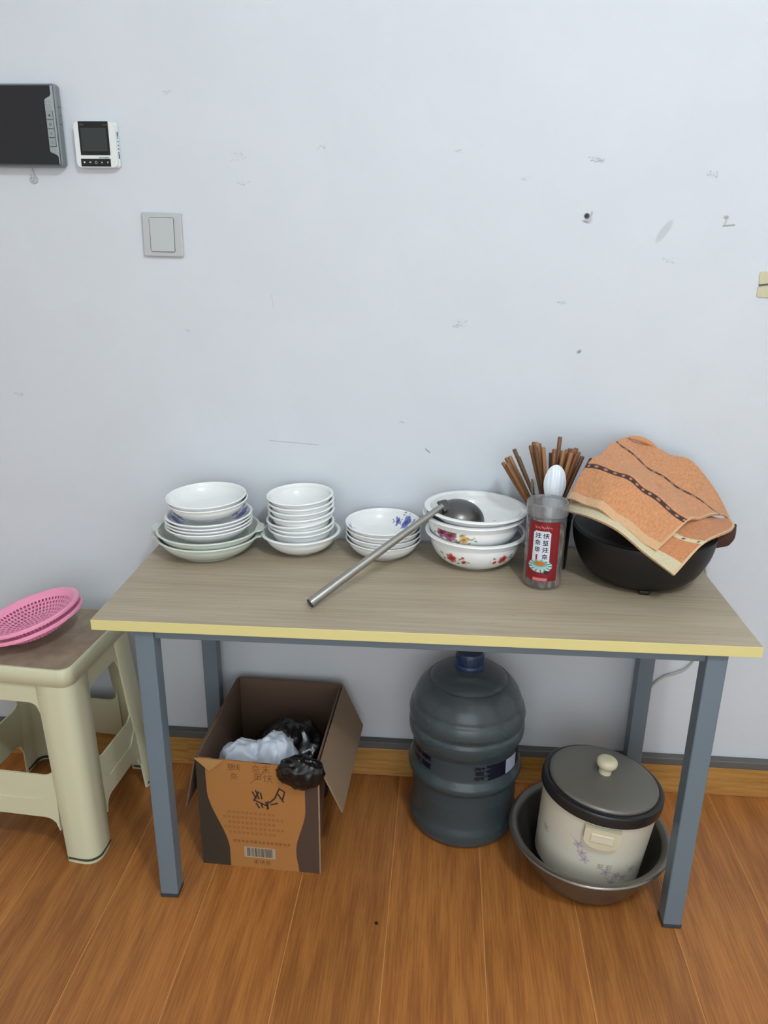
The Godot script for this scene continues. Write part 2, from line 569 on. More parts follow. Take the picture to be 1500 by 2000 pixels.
	var bim := wood(512, 64, Color(0.58, 0.42, 0.20), Color(0.68, 0.505, 0.26), Color(0.73, 0.55, 0.30), 3.0, 8.0, 21, 0.3)
	var bmat := mat(Color.WHITE, 0.4)
	bmat.albedo_texture = tex(bim)
	for j in m.v.size(): m.uv[j] = Vector2(m.v[j].x / 0.8, m.v[j].y / 0.1)
	var bb := structure("baseboard_back", m, bmat)
	m = MB.new(); rbox(m, Vector3(bl, 0.021, 0.0225), 0.003, Transform3D(Basis(), Vector3(bx, 0.0900, WALL + 0.0112)))
	put("cap_strip", m, mat(Color(0.36, 0.355, 0.34), 0.6), bb)
	m = MB.new(); rbox(m, Vector3(bl, 0.008, 0.003), 0.0012, Transform3D(Basis(), Vector3(bx, 0.0045, WALL + 0.0222)))
	put("bottom_bead", m, mat(Color(0.66, 0.45, 0.24), 0.5), bb)
	# ceiling lamp fitting
	var lamp := thing("ceiling_lamp", "round white globe ceiling lamp above the viewer", "lamp", Vector3(lamp_at.x, HH, lamp_at.z))
	m = MB.new(); lathe(m, [Vector2(0, 0), Vector2(0.07, 0), Vector2(0.07, -0.018), Vector2(0.03, -0.03), Vector2(0.03, -0.05), Vector2(0, -0.05)], 32)
	put("canopy", m, mat(Color(.9, .9, .9), 0.4), lamp)
	m = MB.new()
	var pr := []
	for k in 25: pr.append(Vector2(0.075 * sin(PI * k / 24.0), lamp_at.y - HH - 0.075 * cos(PI * k / 24.0)))
	lathe(m, pr, 32)
	var glow := mat(Color(1, 1, 1), 0.5)
	glow.emission_enabled = true
	glow.emission = Color(0.93, 0.97, 1.0)
	glow.emission_energy_multiplier = 3.0
	put("bulb_globe", m, glow, lamp)

# ---------------------------------------------------------------- table
func build_table() -> void:
	var t := thing("table", "long low table with taupe wood top, pale yellow edge and grey square steel legs", "table", Vector3(0.6, 0, 0), Vector3(0, 0.011, 0))
	var im := wood(1024, 512, Color(0.615, 0.56, 0.47), Color(0.65, 0.597, 0.51), Color(0.685, 0.635, 0.55), 3.5, 46.0, 8, 0.4)
	for k in 40:
		var x := rng.randf() * 1024
		var y := rng.randf() * 512
		stroke(im, Vector2(x, y), Vector2(x + rng.randf_range(-14, 14), y + rng.randf_range(-4, 4)), 1.5, Color(.25, .2, .15), 0.25)
	var tm := mat(Color.WHITE, 0.42)
	tm.albedo_texture = tex(im)
	var d0 := 0.0095
	var d1 := 0.4475
	var m := MB.new()
	rbox(m, Vector3(1.2, 0.02, d1 - d0), 0.0012, Transform3D(Basis(), Vector3(0, TOP - 0.01, (d0 + d1) / 2)), 1)
	for j in m.v.size(): m.uv[j] = Vector2(m.v[j].x / 1.2 + 0.5, m.v[j].z / 0.46)
	var top := put("tabletop", m, tm, t)
	m = MB.new()
	rbox(m, Vector3(1.2, 0.0204, 0.0016), 0.0006, Transform3D(Basis(), Vector3(0, TOP - 0.0102, d1 + 0.0006)), 1)
	var em := mat(Color(0.83, 0.79, 0.54), 0.5)
	put("front_edge_band", m, em, top)
	for s in [-1, 1]:
		m = MB.new()
		rbox(m, Vector3(0.0016, 0.0185, d1 - d0 - 0.001), 0.0006, Transform3D(Basis(), Vector3(s * 0.6002, TOP - 0.0105, (d0 + d1) / 2)), 1)
		put("side_edge_band", m, em, top)
	var steel := mat(Color(0.415, 0.48, 0.525), 0.45, 0.1)
	var w := 0.037
	var lx0 := 0.0738 - 0.6
	var lx1 := 1.1486 - 0.6
	var zf := 0.4385
	var zb := 0.0511
	var ht := TOP - 0.0205
	var zbb := zb - 0.034
	# legs, back legs a little shallower so that they clear the baseboard
	for q in [[lx0, zf - w, w], [lx1 - w, zf - w, w], [lx0, zbb, 0.034], [lx1 - w, zbb, 0.034]]:
		m = MB.new()
		rbox(m, Vector3(w, ht - 0.006, q[2]), 0.003, Transform3D(Basis(), Vector3(q[0] + w / 2, (ht + 0.006) / 2, q[1] + float(q[2]) / 2)))
		var leg := put("leg", m, steel, t)
		m = MB.new()
		rbox(m, Vector3(w + 0.0012, 0.011, float(q[2]) + 0.0012), 0.002, Transform3D(Basis(), Vector3(q[0] + w / 2, 0.0055, q[1] + float(q[2]) / 2)))
		put("foot_cap", m, mat(Color(0.20, 0.22, 0.23), 0.6), leg)
	var rh := 0.022
	var ry := ht - rh / 2
	for z in [zf - w / 2 - 0.0035, zb - 0.017]:
		m = MB.new(); rbox(m, Vector3(lx1 - lx0 - 2 * w + 0.002, rh, 0.030), 0.002, Transform3D(Basis(), Vector3((lx0 + lx1) / 2, ry, z)))
		put("long_rail", m, steel, t)
	for x in [lx0 + w / 2, lx1 - w / 2]:
		m = MB.new(); rbox(m, Vector3(0.030, rh, zf - zb - w + 0.002), 0.002, Transform3D(Basis(), Vector3(x, ry, (zf - w + zb) / 2)))
		put("short_rail", m, steel, t)

# ---------------------------------------------------------------- things on the wall
func build_wall_things() -> void:
	var m: MB
	# video door phone
	var zf := 0.030
	var t := thing("door_phone", "flat video door phone with black screen and silver button strip on the wall", "intercom", Vector3(-0.155, 1.4445, WALL))
	var silver := mat(Color(0.50, 0.53, 0.54), 0.4, 0.3)
	var body_w := 0.235
	var body_h := 0.153
	m = MB.new()
	rbox(m, Vector3(body_w, body_h, zf - 0.004), 0.008, Transform3D(Basis(), Vector3(-body_w / 2, body_h / 2, (zf - 0.004) / 2)), 3)
	put("body", m, silver, t)
	m = MB.new()
	rbox(m, Vector3(body_w - 0.006, body_h - 0.006, 0.006), 0.003, Transform3D(Basis(), Vector3(-body_w / 2, body_h / 2, zf - 0.004)), 2)
	put("bezel", m, mat(Color(0.33, 0.36, 0.38), 0.45, 0.2), t)
	var L := -body_w + 0.006
	var poly := PackedVector2Array([Vector2(L, 0.006), Vector2(-0.0058, 0.005), Vector2(-0.0062, 0.0185), Vector2(-0.0085, 0.0215), Vector2(-0.0205, 0.0265), Vector2(-0.0225, 0.0295), Vector2(-0.0225, 0.1215), Vector2(-0.0205, 0.1245), Vector2(-0.0105, 0.1295), Vector2(-0.0085, 0.1325), Vector2(-0.0085, 0.1475), Vector2(L, 0.1475)])
	m = MB.new(); prism(m, poly, zf - 0.001, zf + 0.0008)
	put("screen", m, mat(Color(0.055, 0.064, 0.088), 0.6), t)
	poly = PackedVector2Array([Vector2(-0.0038, 0.005), Vector2(-0.0032, 0.1475), Vector2(-0.0078, 0.1475), Vector2(-0.0078, 0.1322), Vector2(-0.01, 0.1288), Vector2(-0.02, 0.1238), Vector2(-0.0218, 0.121), Vector2(-0.0218, 0.0300), Vector2(-0.02, 0.0271), Vector2(-0.008, 0.0222), Vector2(-0.0055, 0.0185), Vector2(-0.0052, 0.005)])
	m = MB.new(); prism(m, poly, zf - 0.001, zf + 0.0004)
	put("button_strip", m, mat(Color(0.62, 0.65, 0.66), 0.4, 0.2), t)
	var dark := mat(Color(0.08, 0.09, 0.10), 0.5)
	for k in 4:
		var by := 0.0945 - 0.0165 * k
		m = MB.new(); prism(m, rounded_rect(0.0138, 0.0158, 0.0006, 2), zf, zf + 0.0008, Transform3D(Basis(), Vector3(-0.0138, by, 0)))
		put("button_gap", m, dark, t)
		m = MB.new(); rbox(m, Vector3(0.0128, 0.0148, 0.0016), 0.0005, Transform3D(Basis(), Vector3(-0.0140, by + 0.0002, zf + 0.0010)))
		var b := put("button", m, mat(Color(0.55, 0.585, 0.59), 0.45), t)
		m = MB.new()
		var z0 := zf + 0.0017
		var cxx := -0.014
		if k == 0:
			prism(m, PackedVector2Array([Vector2(-.0022, -.0022), Vector2(.0022, -.0022), Vector2(.0012, .0006), Vector2(0, .0024), Vector2(-.0012, .0006)]), z0, z0 + 0.0004, Transform3D(Basis(), Vector3(cxx, by, 0)))
		elif k == 1:
			for q in [[-.0018, 0, .0008, .004], [.0018, 0, .0008, .004], [0, .0016, .004, .0008], [0, -.0016, .004, .0008]]:
				rbox(m, Vector3(q[2], q[3], 0.0004), 0.0001, Transform3D(Basis(), Vector3(cxx + q[0], by + q[1], z0 + 0.0001)), 1)
		elif k == 2:
			rbox(m, Vector3(0.0042, 0.0007, 0.0004), 0.0001, Transform3D(Basis(Vector3.BACK, 0.5), Vector3(cxx, by, z0 + 0.0001)), 1)
			rbox(m, Vector3(0.0030, 0.0006, 0.0004), 0.0001, Transform3D(Basis(Vector3.BACK, -0.4), Vector3(cxx, by - 0.001, z0 + 0.0001)), 1)
		else:
			rbox(m, Vector3(0.0006, 0.0036, 0.0004), 0.0001, Transform3D(Basis(Vector3.BACK, 0.3), Vector3(cxx, by, z0 + 0.0001)), 1)
			rbox(m, Vector3(0.0030, 0.0006, 0.0004), 0.0001, Transform3D(Basis(), Vector3(cxx + .0006, by - 0.0014, z0 + 0.0001)), 1)
		put("button_icon", m, dark, b)
	m = MB.new()
	for r in 6:
		for c in 5:
			prism(m, disc_poly(0.0006, 6), zf + 0.0003, zf + 0.0007, Transform3D(Basis(), Vector3(-0.0200 + c * 0.0026, 0.1055 + r * 0.0028, 0)))
	put("speaker_holes", m, mat(Color(.3, .33, .34), .6), t).set_meta("kind", "stuff")
	m = MB.new()
	for r in 4:
		for c in 4:
			prism(m, disc_poly(0.0007, 6), zf + 0.0003, zf + 0.0007, Transform3D(Basis(), Vector3(-0.0195 + c * 0.0034, 0.0265 + r * 0.0034 - (0.0004 * c if r == 0 else 0.0), 0)))
	put("microphone_holes", m, mat(Color(.3, .33, .34), .6), t).set_meta("kind", "stuff")
	for y in [0.113, 0.0985, 0.082]:
		m = MB.new(); rbox(m, Vector3(0.004, 0.005, 0.008), 0.0012, Transform3D(Basis(), Vector3(0.0008, y, 0.016)))
		put("side_dial", m, mat(Color(.45, .48, .5), .5), t)
	# round clip under the door phone
	t = thing("wall_clip", "small translucent round wall clip with three dots hanging under the door phone", "clip", Vector3(-0.2324, 1.4226, WALL))
	m = MB.new()
	lathe(m, [Vector2(0, 0.004), Vector2(0.0075, 0.0038), Vector2(0.0088, 0.002), Vector2(0.0088, 0.0), Vector2(0, 0.0)], 24, Transform3D(Basis(Vector3.RIGHT, PI / 2), Vector3.ZERO))
	put("disc", m, mat(Color(0.70, 0.72, 0.73), 0.3), t)
	m = MB.new(); tube(m, [Vector3(0, 0.006, 0.003), Vector3(-0.001, 0.014, 0.004), Vector3(-0.0015, 0.022, 0.006)], [0.0022, 0.0018, 0.0018], 8)
	put("stem", m, mat(Color(0.74, 0.76, 0.77), 0.3), t)
	for q in [[-.0038, .0022], [.0032, .0022], [-.0008, -.0036]]:
		m = MB.new(); prism(m, disc_poly(0.0011, 8), 0.0036, 0.0043, Transform3D(Basis(), Vector3(q[0], q[1], 0)))
		put("dot", m, mat(Color(.35, .37, .4), .5), t)
	# thermostat
	t = thing("thermostat", "white square thermostat with grey display and black button bar", "thermostat", Vector3(-0.0862, 1.4872, WALL))
	m = MB.new(); rbox(m, Vector3(0.088, 0.086, 0.014), 0.006, Transform3D(Basis(), Vector3(0, 0, 0.007)), 3)
	var white := mat(Color(0.86, 0.88, 0.88), 0.35)
	put("body", m, white, t)
	m = MB.new(); prism(m, rounded_rect(0.0855, 0.084, 0.009, 5), 0.012, 0.0178)
	put("face", m, white, t)
	var black := mat(Color(0.045, 0.055, 0.06), 0.25)
	m = MB.new(); rbox(m, Vector3(0.0618, 0.0622, 0.0012), 0.0005, Transform3D(Basis(), Vector3(-0.0017, 0.0117, 0.0180)), 1)
	put("display_panel", m, black, t)
	m = MB.new(); rbox(m, Vector3(0.0530, 0.0430, 0.0008), 0.0003, Transform3D(Basis(), Vector3(-0.0020, 0.0093, 0.0186)), 1)
	put("display", m, mat(Color(0.17, 0.20, 0.20), 0.3), t)
	m = MB.new(); rbox(m, Vector3(0.0620, 0.0146, 0.0012), 0.0005, Transform3D(Basis(), Vector3(-0.0027, -0.0333, 0.0180)), 1)
	var bar := put("button_bar", m, black, t)
	var pale := mat(Color(0.75, 0.78, 0.78), 0.5)
	for k in 5:
		m = MB.new()
		var X := Transform3D(Basis(), Vector3(-0.0265 + 0.0122 * k, -0.0330, 0.0))
		if k == 0: prism(m, rounded_rect(.0034, .0034, .0006, 2), 0.0185, 0.0189, X)
		elif k == 1:
			for q in [[-.0017, 0], [0, .0004], [.0017, 0]]: rbox(m, Vector3(.0009, .0028, .0004), .0001, X * Transform3D(Basis(), Vector3(q[0], q[1], .0187)), 1)
			rbox(m, Vector3(.0036, .0007, .0004), .0001, X * Transform3D(Basis(), Vector3(0, .0010, .0187)), 1)
		elif k == 2: lathe(m, [Vector2(.0019, .0186), Vector2(.0019, .0190), Vector2(.0025, .0190), Vector2(.0025, .0186)], 16, X * Transform3D(Basis(Vector3.RIGHT, PI / 2), Vector3.ZERO))
		elif k == 3: prism(m, PackedVector2Array([Vector2(-.0018, -.0014), Vector2(.0018, -.0014), Vector2(0, .0020)]), 0.0185, 0.0189, X)
		else: prism(m, PackedVector2Array([Vector2(-.0018, .0014), Vector2(.0018, .0014), Vector2(0, -.0020)]), 0.0185, 0.0189, X)
		put("icon", m, pale, bar)
	var f := SystemFont.new()
	f.font_names = PackedStringArray(["Droid Sans"])
	for q in [["SBHC W-MB06", 0.0152, -0.0240, 0.0032, Color(.25, .27, .28)], ["ldby", -0.0250, 0.0368, 0.0042, Color(.35, .36, .36)]]:
		var tm := TextMesh.new()
		tm.text = q[0]; tm.font = f; tm.font_size = 32; tm.pixel_size = q[3] / 32.0; tm.depth = 0.0003
		var o := put_mesh("lettering", tm, mat(q[4], .5), t)
		o.position = Vector3(q[1], q[2], 0.0187)
	m = MB.new()
	var sw := []
	for k in 9: sw.append(Vector3(0.0190 + 0.0085 * k / 8.0, 0.0372 - 0.0022 * sin(PI * k / 8.0) + 0.0008 * k / 8.0, 0.0187))
	tube(m, sw, [0.00025], 5)
	put("swoosh_mark", m, mat(Color(.55, .58, .58), .5), t)
	for k in 7:
		m = MB.new(); rbox(m, Vector3(0.0012, 0.009 if k in [0, 6] else 0.0022, 0.003), 0.0004, Transform3D(Basis(), Vector3(0.0437, 0.020 - 0.0068 * k, 0.0095)), 1)
		put("vent_slot", m, mat(Color(.12, .13, .13), .6), t)
	# light switch
	t = thing("light_switch", "white single rocker light switch below and right of the thermostat", "switch", Vector3(0.0338, 1.3162, WALL), Vector3(0, 0, -0.012))
	m = MB.new(); rbox(m, Vector3(0.085, 0.087, 0.008), 0.003, Transform3D(Basis(), Vector3(0, 0, 0.004)), 3)
	put("plate", m, mat(Color(0.70, 0.715, 0.72), 0.45), t)
	m = MB.new(); prism(m, rounded_rect(0.0530, 0.0690, 0.004, 4), 0.0070, 0.0083)
	put("rocker_gap", m, mat(Color(0.36, 0.37, 0.37), 0.6), t)
	m = MB.new(); rbox(m, Vector3(0.0510, 0.0670, 0.005), 0.002, Transform3D(Basis(Vector3.RIGHT, 0.02), Vector3(-0.0003, 0, 0.0075)), 3)
	put("rocker", m, mat(Color(0.71, 0.735, 0.735), 0.4), t)
	# old adhesive pads at the right
	t = thing("adhesive_pad", "pair of yellowed torn adhesive pads stuck on the wall at the right", "adhesive pad", Vector3(1.2800, 1.2350, WALL))
	for q in [[0.0125, 0.026, 0.5], [-0.0145, 0.022, -0.3]]:
		m = MB.new()
		var pl := PackedVector2Array()
		for k in 18:
			var a := TAU * k / 18
			var sx := clampf(cos(a) * 1.3, -1, 1) * 0.0155
			var sy := clampf(sin(a) * 1.3, -1, 1) * float(q[1]) * 0.5
			pl.append(Vector2(sx + rng.randf_range(-.0008, .0008), sy + rng.randf_range(-.001, .001)))
		prism(m, pl, 0, 0.0022, Transform3D(Basis(), Vector3(0, q[0], 0)))
		put("pad", m, mat(Color(0.76, 0.74, 0.62), 0.8), t)
	m = MB.new(); rbox(m, Vector3(0.030, 0.0035, 0.003), 0.001, Transform3D(Basis(Vector3.BACK, 0.12), Vector3(0, 0.0005, 0.0015)))
	put("torn_edge", m, mat(Color(0.35, 0.33, 0.27), 0.8), t)

# ---------------------------------------------------------------- stool and colanders
func build_stool() -> void:
	var t := thing("stool", "cream moulded plastic stool with splayed legs standing left of the table", "stool", Vector3(-0.246, 0, 0.192), Vector3(0, -0.072, 0))
	var cream := mat(Color(0.80, 0.80, 0.68), 0.45)
	var dirt := noise_normal(0.02, 1.0, 128)
	cream.normal_enabled = true; cream.normal_texture = dirt; cream.normal_scale = 0.05
	var hs := func(y: float) -> float: return lerpf(0.166, 0.1395, y / 0.43)
	var R := 0.026
	var rot := func(k: int) -> Basis: return Basis(Vector3.UP, PI / 2 * k)
	# seat with apron: rounded-square rings
	var ring := func(h: float, y: float, r: float) -> Array:
		var o := []
		for p in rounded_rect(h * 2, h * 2, r, 6): o.append(Vector3(p.x, y, -p.y))
		return o
	var st := SurfaceTool.new()
	loft(st, [ring.call(0.120, 0.432, R), ring.call(0.139, 0.4285, R), ring.call(0.1425, 0.430, R), ring.call(0.1405, 0.4655, R), ring.call(0.1385, 0.468, R)], Vector3(0, 0.432, 0), Vector3(0, 0.468, 0))
	put_mesh("seat", st.commit(), cream, t)
	var im := canvas(256, 256, Color(0.48, 0.425, 0.36))
	var nz := FastNoiseLite.new(); nz.seed = 3; nz.frequency = 0.02; nz.fractal_octaves = 4
	for y in 256:
		for x in 256: im.set_pixel(x, y, Color(0.545, 0.485, 0.41).lerp(Color(0.66, 0.62, 0.53), clampf(0.25 + nz.get_noise_2d(x, y) * 0.6, 0, 1)))
	var grime := mat(Color.WHITE, 0.6); grime.albedo_texture = tex(im)
	var mm := MB.new()
	prism(mm, rounded_rect(0.270, 0.270, 0.022, 5), 0.467, 0.4695, Transform3D(Basis(Vector3.RIGHT, -PI / 2), Vector3.ZERO), Rect2(-.14, -.14, .28, .28))
	put("seat_top", mm, grime, t)
	# legs: corner shells with two flanks
	for c in 4:
		st = SurfaceTool.new()
		var rings := []
		for k in 13:
			var y := 0.43 * k / 12.0
			if k == 0: y = 0.0
			var h: float = hs.call(y)
			var flank := lerpf(0.070, 0.078, y / 0.43)
			var bulge := 0.0035
			var outer := []
			var inner := []
			var th := 0.0045
			# from flank on +z side, round the corner (+x,+z), to flank on +x side
			outer.append(Vector3(h - flank, y, h - 0.004))
			outer.append(Vector3(h - flank + 0.003, y, h))
			outer.append(Vector3(h - flank * 0.5 - R * .3, y, h + bulge * 0.7))
			for j in 7:
				var a := PI / 2 * (1.0 - j / 6.0)
				outer.append(Vector3(h - R + (R + bulge * .7) * cos(a), y, h - R + (R + bulge * .7) * sin(a)))
			outer.append(Vector3(h + bulge * .7, y, h - flank * 0.5 - R * .3))
			outer.append(Vector3(h, y, h - flank + 0.003))
			outer.append(Vector3(h - 0.004, y, h - flank))
			inner.append(Vector3(h - th - 0.002, y, h - flank))
			for j in 7:
				var a := PI / 2 * (j / 6.0)
				inner.append(Vector3(h - R + (R - th) * cos(a), y, h - R + (R - th) * sin(a)))
			inner.append(Vector3(h - flank, y, h - th - 0.002))
			outer.append_array(inner)
			for j in outer.size(): outer[j] = (rot.call(c) as Basis) * outer[j]
			rings.append(outer)
		loft(st, rings, null, null)
		var leg := put_mesh("leg", st.commit(), cream, t)
		# dirty foot pad
		mm = MB.new()
		var h0: float = hs.call(0.0)
		var fp := PackedVector2Array()
		var flk := 0.066
		fp.append(Vector2(h0 - flk, h0 + 0.001))
		for j in 7:
			var a := PI / 2 * (1.0 - j / 6.0)
			fp.append(Vector2(h0 - R + (R + .0035) * cos(a), h0 - R + (R + .0035) * sin(a)))
		fp.append(Vector2(h0 + 0.001, h0 - flk)); fp.append(Vector2(h0 - 0.008, h0 - flk)); fp.append(Vector2(h0 - 0.012, h0 - 0.020)); fp.append(Vector2(h0 - 0.020, h0 - 0.012)); fp.append(Vector2(h0 - flk, h0 - 0.008))
		prism(mm, fp, -0.0075, -0.0125, Transform3D((rot.call(c) as Basis) * Basis(Vector3.RIGHT, PI / 2), Vector3.ZERO))
		put("foot_scuff", mm, mat(Color(0.25, 0.26, 0.20), 0.8), leg)
	# rails and crossbars on each side, set back a little from the legs
	for k in 4:
		var B: Basis = rot.call(k)
		var side := func(s: float, y: float, d: float) -> Vector3: return B * Vector3(s, y, (hs.call(y) as float) - d)
		# upper rail with rounded lower corners
		var up := []
		var lo := []
		var cnt := 22
		for i in cnt + 1:
			var u := float(i) / cnt
			var half: float = (hs.call(0.40) as float) - 0.074
			var s := lerpf(-half, half, u)
			var e := half - absf(s)
			var r := 0.024
			var y := 0.386 - (r - sqrt(maxf(r * r - (r - minf(e, r)) ** 2, 0.0))) 
			up.append([s * 1.0, 0.432]); lo.append([s, y])
		mm = MB.new(); strip_panel(mm, up, lo, side, 0.003, 0.0075)
		put("upper_rail", mm, cream, t)
		up = []; lo = []
		var lo2 := []
		for i in cnt + 1:
			var u := float(i) / cnt
			var half: float = (hs.call(0.17) as float) - 0.0695
			var s := lerpf(-half, half, u)
			var e := half - absf(s)
			var r := 0.03
			var y := 0.211 + (r - sqrt(maxf(r * r - (r - minf(e, r)) ** 2, 0.0)))
			var r2 := 0.032
			var y2 := 0.107 - (r2 - sqrt(maxf(r2 * r2 - (r2 - minf(e, r2)) ** 2, 0.0)))
			up.append([s, y]); lo.append([s, y2])
		mm = MB.new(); strip_panel(mm, up, lo, side, 0.003, 0.0075)
		var cb := put("crossbar", mm, cream, t)
		# shallow raised lower band
		up = []; lo2 = []
		for i in cnt + 1:
			var u := float(i) / cnt
			var half: float = (hs.call(0.15) as float) - 0.071
			var s := lerpf(-half, half, u)
			var e := half - absf(s)
			var r := 0.03
			up.append([s, 0.150 + 0.028 * smoothstep(0.035, 0.0, e)])
			lo2.append([s, 0.1075 - (0.032 - sqrt(maxf(0.001024 - (0.032 - minf(e, 0.032)) ** 2, 0.0)))])
		mm = MB.new(); strip_panel(mm, up, lo2, side, 0.0012, 0.004)
		put("raised_band", mm, cream, cb)
	# colanders
	var pink := mat(Color(0.94, 0.60, 0.73), 0.3)
	for k in 2:
		var tilt := Basis(Vector3.BACK, 0.27) * Basis(Vector3.RIGHT, 0.04)
		var rim_c := Vector3(-0.2555, 0.5335, 0.2080) - tilt.y * 0.0150 * k + Vector3(0.002, 0, 0.001) * k
		var c := thing("colander", ["pink plastic colander on top of another on the cream stool", "lower pink plastic colander lying directly on the stool seat"][k], "colander", rim_c, Vector3.ZERO, "pink colanders on the stool")
		c.basis = tilt.scaled(Vector3(0.975, 0.975, 0.975))
		var cm := MB.new()
		var prof := [Vector2(0.0, -0.036), Vector2(0.025, -0.0358), Vector2(0.045, -0.0345), Vector2(0.058, -0.0315), Vector2(0.069, -0.027), Vector2(0.079, -0.0215), Vector2(0.087, -0.0160), Vector2(0.094, -0.0095)]
		perforated(cm, prof)
		put("mesh_basket", cm, pink, c)
		cm = MB.new()
		lathe(cm, [Vector2(0.0930, -0.0100), Vector2(0.1010, -0.001), Vector2(0.1035, 0.0008), Vector2(0.1095, 0.0005), Vector2(0.1115, -0.0015), Vector2(0.1115, -0.0065), Vector2(0.1100, -0.0065), Vector2(0.1092, -0.0022), Vector2(0.1040, -0.0018), Vector2(0.1020, -0.004), Vector2(0.0945, -0.0125), Vector2(0.0930, -0.0100)], 72)
		put("rim", cm, pink, c)

# closed strip between two lines of [s, y] laid on a leaning side plane
func strip_panel(m: MB, up: Array, lo: Array, side: Callable, d0: float, d1: float) -> void:
	var cnt := up.size()
	var fo := []
	var fi := []
	for i in cnt:
		fo.append([side.call(up[i][0], up[i][1], d0), side.call(lo[i][0], lo[i][1], d0)])
		fi.append([side.call(up[i][0], up[i][1], d1), side.call(lo[i][0], lo[i][1], d1)])
	for i in cnt - 1:
		var nn: Vector3 = ((fo[i][0] as Vector3) - fi[i][0]).normalized()
		m.flat_quad(fo[i][0], fo[i + 1][0], fo[i + 1][1], fo[i][1], nn)
		m.flat_quad(fi[i][0], fi[i + 1][0], fi[i + 1][1], fi[i][1], -nn)
		var eu: Vector3 = ((fo[i + 1][0] as Vector3) - fo[i][0]).normalized()
		var un := nn.cross(eu).normalized()
		if un.y < 0: un = -un
		m.flat_quad(fo[i][0], fo[i + 1][0], fi[i + 1][0], fi[i][0], un)
		var el: Vector3 = ((fo[i + 1][1] as Vector3) - fo[i][1]).normalized()
		var ln := nn.cross(el).normalized()
		if ln.y > 0: ln = -ln
		m.flat_quad(fo[i][1], fo[i + 1][1], fi[i + 1][1], fi[i][1], ln)

# smooth-shaded loft through closed rings of equal count; optional cap centres
func loft(st: SurfaceTool, rings: Array, cap0, cap1) -> void:
	st.begin(Mesh.PRIMITIVE_TRIANGLES)
	var cnt: int = rings[0].size()
	var flat := 4294967295
	st.set_smooth_group(1)
	# orientation: decide winding from the signed volume
	var vol := 0.0
	for r in rings.size() - 1:
		for i in cnt:
			var a: Vector3 = rings[r][i]
			var b: Vector3 = rings[r][(i + 1) % cnt]
			var c: Vector3 = rings[r + 1][(i + 1) % cnt]
			var d: Vector3 = rings[r + 1][i]
			vol += a.dot(b.cross(c)) + a.dot(c.cross(d))
	var put3 := func(a: Vector3, b: Vector3, c: Vector3) -> void:
		if (vol < 0.0):
			for p in [a, b, c]: st.set_uv(Vector2(p.x, p.z)); st.add_vertex(p)
		else:
			for p in [a, c, b]: st.set_uv(Vector2(p.x, p.z)); st.add_vertex(p)
	for r in rings.size() - 1:
		for i in cnt:
			var j := (i + 1) % cnt
			put3.call(rings[r][i], rings[r][j], rings[r + 1][j])
			put3.call(rings[r][i], rings[r + 1][j], rings[r + 1][i])
	st.set_smooth_group(flat)
	if cap0 != null:
		for i in cnt: put3.call(cap0, rings[0][(i + 1) % cnt], rings[0][i])
	if cap1 != null:
		for i in cnt: put3.call(cap1, rings[-1][i], rings[-1][(i + 1) % cnt])
	st.generate_normals()

# a basket of revolution with real openings
func perforated(m: MB, prof: Array) -> void:
	var fine := smooth_profile(prof, 4)
	var th := 0.0016
	# rows: alternate rib / opening along the profile
	var L := 0.0
	var acc := [0.0]
	for i in fine.size() - 1:
		L += ((fine[i + 1] as Vector2) - fine[i]).length(); acc.append(L)
	var at := func(s: float) -> Vector2:
		s = clampf(s, 0.0, L)
		for i in fine.size() - 1:
			if acc[i + 1] >= s: return (fine[i] as Vector2).lerp(fine[i + 1], (s - acc[i]) / maxf(acc[i + 1] - acc[i], 1e-9))
		return fine[-1]
	var s := 0.0
	var row := 0
	while s < L - 1e-4:
		var hole := row % 2 == 1
		var ds := 0.0072 if hole else 0.0032
		if row == 0: ds = 0.006
		var s1 := minf(s + ds, L)
		if L - s1 < 0.004:
			s1 = L; hole = false
		var p: Vector2 = at.call(s)
		var q: Vector2 = at.call(s1)
		var tn := (q - p).normalized()
		var nn2 := Vector2(-tn.y, tn.x)
		var mid := (p.x + q.x) * 0.5
		var count := maxi(int(TAU * mid / 0.0084), 8)
		var total := count * 2
		for k in total:
			if hole and k % 2 == 1: continue
			var f := 0.42
			var a0 := TAU * (k / 2) / count + (TAU / count * f if k % 2 == 1 else 0.0)
			var a1 := TAU * (k / 2) / count + (TAU / count * (f if k % 2 == 0 else 1.0))
			var P := func(r: Vector2, a: float, o: float) -> Vector3:
				var rr := r + nn2 * o
				return Vector3(rr.x * cos(a), rr.y, rr.x * sin(a))
			var am := (a0 + a1) * 0.5
			var N := Vector3(nn2.x * cos(am), nn2.y, nn2.x * sin(am))
			m.flat_quad(P.call(p, a0, th / 2), P.call(p, a1, th / 2), P.call(q, a1, th / 2), P.call(q, a0, th / 2), N)
			m.flat_quad(P.call(p, a0, -th / 2), P.call(p, a1, -th / 2), P.call(q, a1, -th / 2), P.call(q, a0, -th / 2), -N)
			if hole:
				var tg := Vector3(-sin(am), 0, cos(am))
				m.flat_quad(P.call(p, a0, -th / 2), P.call(p, a0, th / 2), P.call(q, a0, th / 2), P.call(q, a0, -th / 2), -tg)
				m.flat_quad(P.call(p, a1, -th / 2), P.call(p, a1, th / 2), P.call(q, a1, th / 2), P.call(q, a1, -th / 2), tg)
			else:
				var td := Vector3(tn.x * cos(am), tn.y, tn.x * sin(am))
				m.flat_quad(P.call(p, a0, -th / 2), P.call(p, a0, th / 2), P.call(p, a1, th / 2), P.call(p, a1, -th / 2), -td)
				m.flat_quad(P.call(q, a0, -th / 2), P.call(q, a0, th / 2), P.call(q, a1, th / 2), P.call(q, a1, -th / 2), td)
		s = s1
		row += 1

